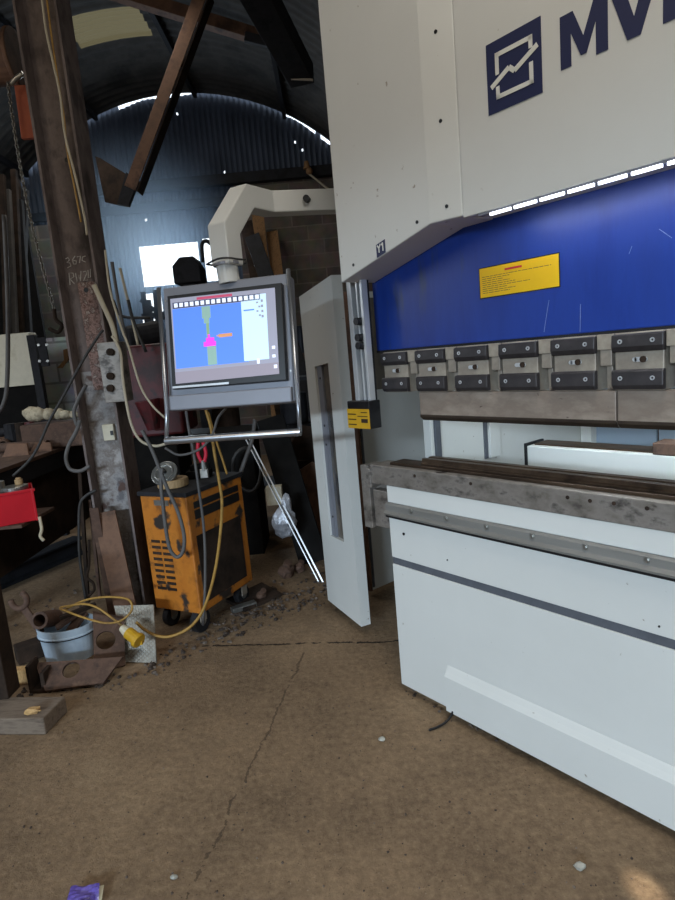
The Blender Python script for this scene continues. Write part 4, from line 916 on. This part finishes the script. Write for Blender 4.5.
# rubble strip along the back edge of the clear floor: grit nobody could count
b = B(); rnd = random.Random(11)
zones = [((205, 636), (335, 585), 260, 16), ((215, 628), (330, 570), 90, 26), ((150, 668), (205, 640), 60, 10), ((10, 690), (125, 680), 70, 14), ((405, 690), (520, 745), 60, 6), ((20, 625), (90, 585), 50, 20)]
for (x0, y0), (x1, y1), n, sp in zones:
    for i in range(n):
        t = rnd.random(); x = x0 + (x1 - x0) * t + rnd.gauss(0, 6); y = y0 + (y1 - y0) * t + rnd.gauss(0, sp * .5); p = gnd(x, y); r = rnd.choice((.004, .006, .008, .012, .016)) * (.9 if sp > 6 else .5)
        b.sphere(p + Vector((0, 0, r * .4)), r, (1, rnd.uniform(.6, 1.3), .6), 1, .3)
for i in range(220):
    x, y = rnd.uniform(0, 640), rnd.uniform(660, 898); p = gnd(x, y); m_ = MACH.inverted() @ p
    if m_.x > -.05 and m_.y > -.12: continue
    r = rnd.choice((.002, .003, .003, .0045)); b.sphere(p + Vector((0, 0, r * .3)), r, (1, rnd.uniform(.6, 1.4), .6), 1, .3)
tag(build('floor_debris', b, M['floor_scrap']), 'loose grit and metal crumbs scattered over the concrete floor', 'debris', kind='stuff')
# purple wrapper
pa_, pb2 = gnd(70, 905), gnd(103, 886)
PW = thing('wrapper', gnd(86, 894), 'crumpled purple foil wrapper lying on the floor', 'wrapper')
b = B(); n = 8; g = []
c0_, c1_, c2_, c3_ = gnd(66, 906, .004), gnd(99, 905, .004), gnd(100, 886, .012), gnd(72, 888, .01)
for i in range(n + 1):
    row = []
    for j in range(n + 1):
        s, t = i / n, j / n; p = (c0_ * (1 - s) + c1_ * s) * (1 - t) + (c3_ * (1 - s) + c2_ * s) * t
        row.append(b.bm.verts.new(p + Vector((0, 0, abs(random.gauss(0, .003)) + .006 * math.sin(3 * s + 2 * t) ** 2 + .002))))
    g.append(row)
for i in range(n):
    for j in range(n): b._f([g[i][j], g[i + 1][j], g[i + 1][j + 1], g[i][j + 1]])
build('foil', b, M['purple'], PW)
b = B(); b.hexa([gnd(97, 904, .006), gnd(101, 904, .006), gnd(104, 885, .012), gnd(99, 886, .012), gnd(97, 904, .009), gnd(101, 904, .009), gnd(104, 885, .015), gnd(99, 886, .015)]); build('torn_edge', b, M['cream'], PW)
for x, y, r, lab in ((580, 868, .014, 'small grey stone lying on the floor near the bottom right'), (382, 740, .012, 'pale chip on the floor below the press corner'), (174, 878, .009, 'pale pebble on the floor right of the purple wrapper')):
    p = gnd(x, y); tag(build('pebble', B().sphere(p + Vector((0, 0, r * .4)), r, (1.2, .9, .6), 2, .2), M['gal']), lab, 'stone')

# ================================================================== BACKGROUND LEFT
# dark red machine behind the console
RM = thing('drill_machine', (at(140, 430, 4.6).x, 4.6, 0), 'dark red machine standing behind the console and the column', 'machine')
x0, x1 = at(118, 400, 4.6).x, at(185, 400, 4.6).x
build('body', B().box(x0, x1, 4.45, 4.95, 0.95, at(140, 345, 4.5).z), M['redpaint'], RM, .02)
build('stand', B().box(x0 + .08, x1 - .08, 4.5, 4.9, 0, .95), M['black_oily'], RM, .01)
p = at(147, 400, 4.35); build('spout', B().cyl(p, p + Vector((.02, 0, -.22)), .09, .045, 14), M['redpaint'], RM, .004)
build('motor', B().cyl(at(128, 338, 4.6), at(160, 332, 4.7), .09), M['darksteel'], RM, .01)
# silhouettes in front of the window
LT = thing('machine_tool', (at(200, 300, 6.2).x, 6.2, 0), 'dark machine tool standing in front of the bright window', 'machine')
zt = at(190, 258, 6.2).z; xa, xb = at(176, 280, 6.2).x, at(203, 280, 6.2).x
build('head', B().prism([(xa, 6.1, zt - .25), (xa, 6.1, zt - .08), (xa + .08, 6.1, zt), (xb - .05, 6.1, zt), (xb, 6.1, zt - .1), (xb, 6.1, zt - .25)], (0, .3, 0)), M['darksteel'], LT, .01)
build('column', B().box(xa + .08, xb - .06, 6.15, 6.4, .2, zt - .25), M['darksteel'], LT, .01)
build('base', B().box(xa - .1, xb + .1, 6.0, 6.5, 0, .2), M['darksteel'], LT, .01)
build('hook_pipe', B().tube(smoothpath([at(x, y, 6.3) for x, y in ((203, 262), (202, 245), (206, 241), (211, 244))]), .02), M['darksteel'], LT, smooth=True)
PRK = thing('pipe_rack', (at(150, 330, 7.5).x, 7.5, 0), 'dark rack of pipes seen against the low daylight gap', 'rack')
for i, (p, q_) in enumerate((((141, 300), (165, 318)), ((143, 292), (150, 345)), ((155, 290), (160, 345)), ((142, 316), (168, 313)))):
    build('bar', B().bar(at(*p, 7.5), at(*q_, 7.5), .05, .05), M['darksteel'], PRK)
build('upright', B().bar(at(148, 300, 7.5), Vector((at(148, 300, 7.5).x, 7.5, 0)), .06, .06), M['darksteel'], PRK)
build('load', B().box(at(138, 340, 7.5).x, at(170, 340, 7.5).x, 7.3, 7.7, 1.2, at(150, 345, 7.5).z), M['black_oily'], PRK, .02)
# dark sheets, boards and timber against the back wall
for i, (pts, Y, m, lab) in enumerate((((258, 215, 264, 275), 8.2, 'woodl', 'orange brown board leaning on the block wall behind the arm'), ((272, 232, 278, 280), 8.3, 'woodl', 'shorter orange board to the right, behind the arm'), ((246, 222, 258, 285), 7.8, 'rustd', 'dark board leaning left of the orange ones'))):
    a, c = at(pts[0], pts[1], Y + .45), at(pts[2], pts[3], Y); d = (a - c).normalized(); c = c - d * (c.z / d.z)
    tag(build('board', B().bar(c, a, .16, .03, up=(0, 1, 0)), M[m]), lab, 'board')
a, c = at(252, 236, 7.4), at(275, 300, 7.2); d = (a - c).normalized(); c = c - d * (c.z / d.z); lean('steel_channel', c, a, .18, .06, M['darksteel'], 'dark diagonal steel member behind the swing arm', 'steel channel')
# junk shelf between console and welder
JS = thing('storage_rack', (-.6, 5.2, 0), 'dark storage rack of junk behind the console', 'rack')
for z in (.35, .85, 1.25): build('shelf', B().box(-1.5, .15, 4.98, 5.4, z, z + .03), M['darksteel'], JS)
for x in (-1.5, .11):
    for y in (4.98, 5.36): build('upright', B().box(x, x + .04, y, y + .04, 0, 1.75), M['darksteel'], JS)
for x, m, lab in ((-.95, 'rustd', 'rusty drum on the lower shelf of the storage rack'), (-.35, 'darksteel', 'black drum on the lower shelf of the storage rack')):
    tag(build('drum', B().cyl((x, 5.18, .88), (x, 5.18, 1.14), .12, n=20), M[m], bevel=.006), lab, 'drum')
for i, (p0, p1, p2, r, m, lab) in enumerate((((112, 262), (118, 300), (128, 350), .012, 'grey_cable', 'grey cord hanging beside the column, first to its right'), ((120, 268), (130, 310), (138, 345), .01, 'white_cable', 'pale cord hanging right of the column, second along'), ((128, 300), (133, 320), (146, 352), .012, 'dark_cable', 'dark cord draped over the red machine'), ((113, 300), (122, 316), (150, 318), .01, 'dark_cable', 'dark cord crossing towards the bright window'))):
    cable('cord', [at(*p0, 4.3), at(*p1, 4.3), at(*p2, 4.3)], r, M[m], lab, 'cord', 'cords hanging right of the column')
for i, (x, y, w, h, m, lab) in enumerate(((215, 412, .16, .1, 'darksteel', 'dark box seen under the left half of the screen'), (246, 408, .12, .08, 'tin', 'small grey switch box seen under the middle of the screen'), (272, 414, .2, .12, 'rustd', 'rusty box seen under the right half of the screen'), (180, 420, .14, .1, 'darksteel', 'black box seen at the left end of the console handle'))):
    p = at(x, y, 4.95); tag(build('junk_box', B().box(p.x - w / 2, p.x + w / 2, 5.04, 5.2, 1.281, 1.281 + h * 1.6).cyl((p.x, 5.02, 1.281 + h * .8), (p.x, 5.04, 1.281 + h * .8), h * .3), M[m], bevel=.006), lab, 'box')
p = at(247, 470, 4.2); tag(build('gas_hose', B().tube([p + Vector((.1 * math.cos(t), .03 * math.sin(2 * t), .16 * math.sin(t))) for t in [2 * math.pi * i / 20 for i in range(20)]], .014, 8, closed=True), M['dark_cable'], smooth=True), 'coil of black hose hanging on the dark cabinet', 'hose')
# left far: cabinet, post, block pier, leaning bars
CA = thing('cabinet', (at(10, 360, 5.45).x, 5.5, 0), 'stained cream metal cabinet beyond the bench at far left', 'cabinet')
zc1, zc0 = at(20, 333, 5.4).z, at(20, 386, 5.4).z; xc0, xc1 = -3.8, at(33, 360, 5.4).x
build('door', B().box(xc0, xc1, 5.4, 5.42, zc0, zc1), M['cabinet'], CA, .004)
build('body', B().box(xc0, xc1, 5.42, 5.54, zc0, zc1), M['cabinet'], CA, .006)
build('stand', B().box(xc0 + .04, xc1 - .04, 5.43, 5.53, 0, zc0), M['black_oily'], CA)
b = B(); pz1 = at(34, 335, 5.36).z; px = at(38, 370, 5.36).x
SP = thing('steel_post', (px, 5.36, 0), 'black steel post with bolted plate beside the cream cabinet', 'post')
build('shaft', B().box(px - .04, px + .03, 5.33, 5.39, 0, pz1), M['darksteel'], SP, .003)
qa, qb = at(37, 338, 5.32), at(50, 366, 5.32); PLT = build('plate', B().box(qa.x, qb.x, 5.31, 5.33, qb.z, qa.z), M['darksteel'], SP, .003)
for x, y in ((39, 345), (47, 345), (40, 361), (48, 361)): p = at(x, y, 5.31); build('bolt', B().cyl(p + Vector((0, -.012, 0)), p, .012, n=8), M['tin'], PLT)
xp0, xp1 = at(32, 290, 7.0).x, at(62, 290, 7.0).x
struct(build('wall_left', B().box(xp0, xp1, 7.0, 7.4, 0, at(45, 225, 7.0).z), M['grey_block']))
p = at(63, 372, 4.95); tag(build('board', B().prism([at(63, 350, 5.975), at(72, 347, 5.975), at(70, 357, 5.975), at(62, 368, 5.975), at(57, 368, 5.975), at(64, 360, 5.975)], (0, .02, 0)), M['woodl']), 'orange brown angled wood piece against the whitewashed wall', 'board')
for i, (x0_, y0_, x1_, m, lab) in enumerate(((2, 175, 8, 'rustd', 'leftmost dark bar leaning on the left wall'), (8, 190, 16, 'grey_cable', 'grey pipe leaning second from the left'), (14, 170, 22, 'rustd', 'dark bar leaning third from the left'), (20, 200, 30, 'darksteel', 'black bar leaning in the middle of the rack of bars'), (17, 180, 22, 'rustd', 'rusty bar leaning behind the chain'), (26, 190, 21, 'darksteel', 'black bar leaning rightmost, crossing the others'))):
    a, c = at(x0_, y0_, 5.95 + .07 * i), at(x1_, 345, 5.7 + .07 * i); d = (a - c).normalized(); c = c - d * (c.z / d.z)
    o = lean('long_bar', c, a, .05, .05, M[m], lab); o['group'] = 'long bars leaning at the left'
b = B(); b.box(-4.2, at(32, 250, 6.6).x, 6.56, 6.6, 0, at(15, 180, 6.6).z); tag(build('dark_board', b, M['black_oily']), 'large black board standing behind the leaning bars', 'board')
cable('hose', [at(x, y, 4.4) for x, y in ((4, 215), (7, 280), (8, 330), (7, 385), (3, 405), (-4, 415))], .016, M['grey_cable'], 'grey hose hanging at the left picture edge in front of the cabinet', 'hose')
# chain hoist
HP = at(8, 60, 3.75)
CH = thing('chain_hoist', HP, 'rusty brown chain hoist with long hanging chain left of the column', 'hoist')
build('drum', B().cyl(HP + Vector((-.2, 0, 0)), HP + Vector((.06, 0, 0)), .13, n=28).cyl(HP + Vector((.04, 0, 0)), HP + Vector((.065, 0, 0)), .16, n=28).cyl(HP + Vector((-.22, 0, 0)), HP + Vector((-.195, 0, 0)), .16, n=28), M['rustbrown'], CH, .005)
build('hanger', B().bar(HP + Vector((-.08, 0, .1)), HP + Vector((-.08, 0, .75)), .05, .05), M['rustd'], CH)
oa, ob = at(22, 86, 3.7), at(29, 139, 3.7); build('bracket', B().bar(oa, ob, .075, .03, up=(0, 1, 0)), M['orangeclean'], CH, .003, label='orange bracket')
sp_ = at(17, 80, 3.62); build('shackle', B().tube(smoothpath([sp_ + Vector((-.04, 0, -.02)), sp_ + Vector((0, 0, .01)), sp_ + Vector((.04, 0, .03))]), .014), M['tin'], CH, smooth=True)
b = B(); ca, cb_ = at(8, 84, 3.6), at(55, 312, 3.6); n = 66; d = (cb_ - ca) / n; dn = d.normalized()
ca2 = [ca + d * i + Vector((math.sin(i / n * math.pi) * -.03, 0, 0)) for i in range(n)]
for i, p in enumerate(ca2):
    s = Vector((1, 0, 0)) if i % 2 else Vector((0, 1, 0)); s = (s - dn * s.dot(dn)).normalized(); L2, r_ = d.length * .62, d.length * .38
    b.tube([p + dn * (math.sin(t) * L2) + s * (math.cos(t) * r_) for t in [2 * math.pi * k / 10 for k in range(10)]], .0042, 5, closed=True)
build('chain', b, M['chain'], CH, smooth=True)
hk = ca2[-1]; b = B(); b.tube(smoothpath([hk, hk + Vector((0, 0, -.06)), hk + Vector((.03, 0, -.1)), hk + Vector((.0, 0, -.135)), hk + Vector((-.05, 0, -.11))]), .012); build('hook', b, M['rustd'], CH, smooth=True)
# roof steel: brace, purlin, big channel
RB = thing('roof_brace', at(125, 200, 6.0), 'rusty diagonal steel brace under the roof right of the column', 'roof beam')
a, c = at(203, -12, 5.9), at(130, 188, 5.9); d = (c - a).normalized()
build('flange', B().bar(a, c, .11, .014, up=(0, 1, 0)), M['rustbrown'], RB, .002); sx = d.cross(Vector((0, 1, 0))).normalized() * -.07
sx = sx if sx.x > 0 else -sx
build('web', B().bar(a + sx + Vector((0, .08, 0)), c + sx + Vector((0, .08, 0)), .014, .16, up=(0, 1, 0)), M['rustd'], RB, .002)
b = B(); b.prism([at(126, 172, 5.97), at(138, 180, 5.97), at(128, 206, 5.97), at(117, 204, 5.97)], (0, .06, 0)); build('end_plate', b, M['darksteel'], RB)
b = B(); b.prism([at(95, 156, 6.2), at(100, 158, 6.2), at(128, 175, 6.2), at(118, 205, 6.2), at(105, 202, 6.2)], (0, .02, 0)); tag(build('gusset_plate', b, M['rustd']), 'dull triangular plate left of the diagonal brace', 'plate')
def rb(name, p, q_, w, t, m, lab): return tag(build(name, B().bar(p, q_, w, t), m, bevel=.004), lab, 'roof beam')
rb('roof_beam', at(95, -14, 6.3), at(262, 38, 6.7), .11, .12, M['rustbrown'], 'rusty roof beam crossing behind the top of the brace')
rb('roof_beam', at(242, -12, 4.6), at(278, 52, 5.6), .07, .09, M['darksteel'], 'thin dark roof member left of the big channel')
rb('roof_beam', at(245, 37, 5.3), at(288, 48, 5.3), .05, .07, M['darksteel'], 'short dark cross piece joining the roof members')
CHB = thing('roof_channel', at(300, 70, 5.2), 'large dark steel channel hanging under the roof beside the press', 'roof beam')
a, c = at(248, -25, 4.2), at(302, 76, 5.2); build('channel', B().bar(a, c, .2, .16), M['darksteel'], CHB, .004)
e0, e1, e2 = at(284, 48, 5.1), at(291, 79, 5.1), at(313, 80, 5.1); b = B(); b.bar(e0, e1, .014, .014); b.bar(e1, e2, .014, .014); build('end_lip', b, M['steel'], CHB)
for i, (p, q_) in enumerate((((70, 62), (330, 108)),)):
    a, c = at(60, 122, 8.3), at(345, 118, 8.3)
for k, an in enumerate((-.75, -.35, .1, .5, .85)):
    p0, p1 = vault_pt(an, -4.9, VR - .07), vault_pt(an, 8.9, VR - .07); struct(build('trim_%d' % (k + 3), B().bar(p0, p1, .05, .08), M['darksteel']))
# light fitting on the wall
fp = at(307, 169, 8.7); tag(build('insulator', B().cyl(fp, fp + Vector((0, 0, .1)), .05, .03, 10).sphere(fp + Vector((.03, 0, -.03)), .05, sub=2), M['woodl']), 'small pale insulator on the girt above the swing arm', 'fitting')
cable('cable', [at(x, y, 8.7) for x, y in ((307, 172), (318, 181), (332, 192))], .015, M['white_cable'], 'pale wire running from the insulator down behind the press')

# added scatter volume imitating lens glare around the bright gable opening
def haze():
    m = bpy.data.materials.new('glare_scatter'); m.use_nodes = True; nt = m.node_tree; N, L = nt.nodes, nt.links
    N.remove(N['Principled BSDF']); v = N.new('ShaderNodeVolumeScatter'); v.inputs['Color'].default_value = (.55, .75, 1, 1); v.inputs['Anisotropy'].default_value = .35
    tc = N.new('ShaderNodeTexCoord'); ln = N.new('ShaderNodeVectorMath'); ln.operation = 'LENGTH'; L.new(tc.outputs['Object'], ln.inputs[0])
    mr = N.new('ShaderNodeMapRange'); mr.interpolation_type = 'SMOOTHSTEP'; mr.inputs['From Min'].default_value = 0; mr.inputs['From Max'].default_value = 1.45
    mr.inputs['To Min'].default_value = .42; mr.inputs['To Max'].default_value = 0
    L.new(ln.outputs['Value'], mr.inputs['Value']); L.new(mr.outputs[0], v.inputs['Density']); L.new(v.outputs[0], N['Material Output'].inputs['Volume']); return m
hz = B().sphere((0, 0, 0), 1.45, sub=3); hb = bpy.data.meshes.new('glare_haze'); hz.bm.to_mesh(hb); hz.bm.free(); hb.materials.append(haze())
ho = bpy.data.objects.new('glare_haze', hb); COL.objects.link(ho); ho.location = ((OP[0][0] + OP[0][1]) / 2, 7.5, 2.9)
tag(ho, 'bluish haze imitating lens glare in front of the bright window opening', 'haze', kind='stuff')

# ================================================================== LIGHT
wd = bpy.data.worlds.new('sky'); S.world = wd; wd.use_nodes = True
bgn = wd.node_tree.nodes['Background']; bgn.inputs[0].default_value = (.80, .90, 1.0, 1); bgn.inputs[1].default_value = 2.2
def area(name, loc, target, sx, sy, power, col):
    l = bpy.data.lights.new(name, 'AREA'); l.shape = 'RECTANGLE'; l.size = sx; l.size_y = sy; l.energy = power; l.color = col
    o = bpy.data.objects.new(name, l); COL.objects.link(o); o.location = loc
    o.rotation_euler = (Vector(target) - Vector(loc)).to_track_quat('-Z', 'Y').to_euler(); return o
area('door_daylight', (-4.6, -9.0, 3.35), (-.6, 2, .4), 4.0, .6, 1250, (.66, .83, 1.0))
area('overhead_fill', (.55, .55, 3.7), (-.1, 1.1, 0), 1.4, 1.0, 48, (1.0, .95, .87))  # overhead fill added to light the floor, no roof opening above it
area('rear_fill', (-2.0, 5.9, 4.7), (-2.0, 6.2, 0), 1.6, .6, 34, (1.0, .96, .88))  # fill added under the roof to lift the dark rear bay
area('warm_fill', (-2.2, .3, 4.2), (.3, 2.3, 1.8), .8, .4, 12, (1.0, .84, .62))  # unseen warm fill added to tint the upper cover
wc = ((OP[0][0] + OP[0][1]) / 2, 9.12, (OP[0][2] + OP[0][3]) / 2)
area('window_daylight', wc, (wc[0] + .3, 5, 2.0), OP[0][1] - OP[0][0], OP[0][3] - OP[0][2], 40, (.66, .82, 1.0))
sl = bpy.data.lights.new('sun_fleck', 'SPOT'); sl.energy = 2000; sl.spot_size = math.radians(1.1); sl.spot_blend = .5; sl.color = (1, .9, .74); sl.shadow_soft_size = .02
so = bpy.data.objects.new('sun_fleck', sl); COL.objects.link(so); so.location = (1.5, -2.0, 3.3); so.rotation_euler = (gnd(646, 891) - so.location).to_track_quat('-Z', 'Y').to_euler()
area('left_fill', (-4.6, 2.6, 2.5), (-2.7, 5.0, 1.1), .9, 1.2, 42, (.86, .93, 1.0))  # unseen fill added for the whitewashed wall and bench, no door there
ll = area('led_strip_light', (0, 0, 0), (0, 0, -1), 1.7, .02, 2.3, (.9, .95, 1.0))
ll.matrix_world = MACH @ Matrix.Translation((1.5, -.125, 1.793)) @ Matrix.Rotation(math.radians(14), 4, 'X')
gl = area('interior_fill', (0, 0, 0), (0, 0, -1), 1.2, .06, 10, (.84, .95, 1.0))  # unseen fill added to brighten the panels inside the machine
gl.matrix_world = MACH @ Matrix.Translation((1.0, .42, 1.5)) @ Matrix.Rotation(math.radians(20), 4, 'X')
S.view_settings.view_transform = 'Standard'; S.view_settings.look = 'None'; S.view_settings.exposure = 0.0; S.view_settings.gamma = 1.0
S.view_settings.use_curve_mapping = False
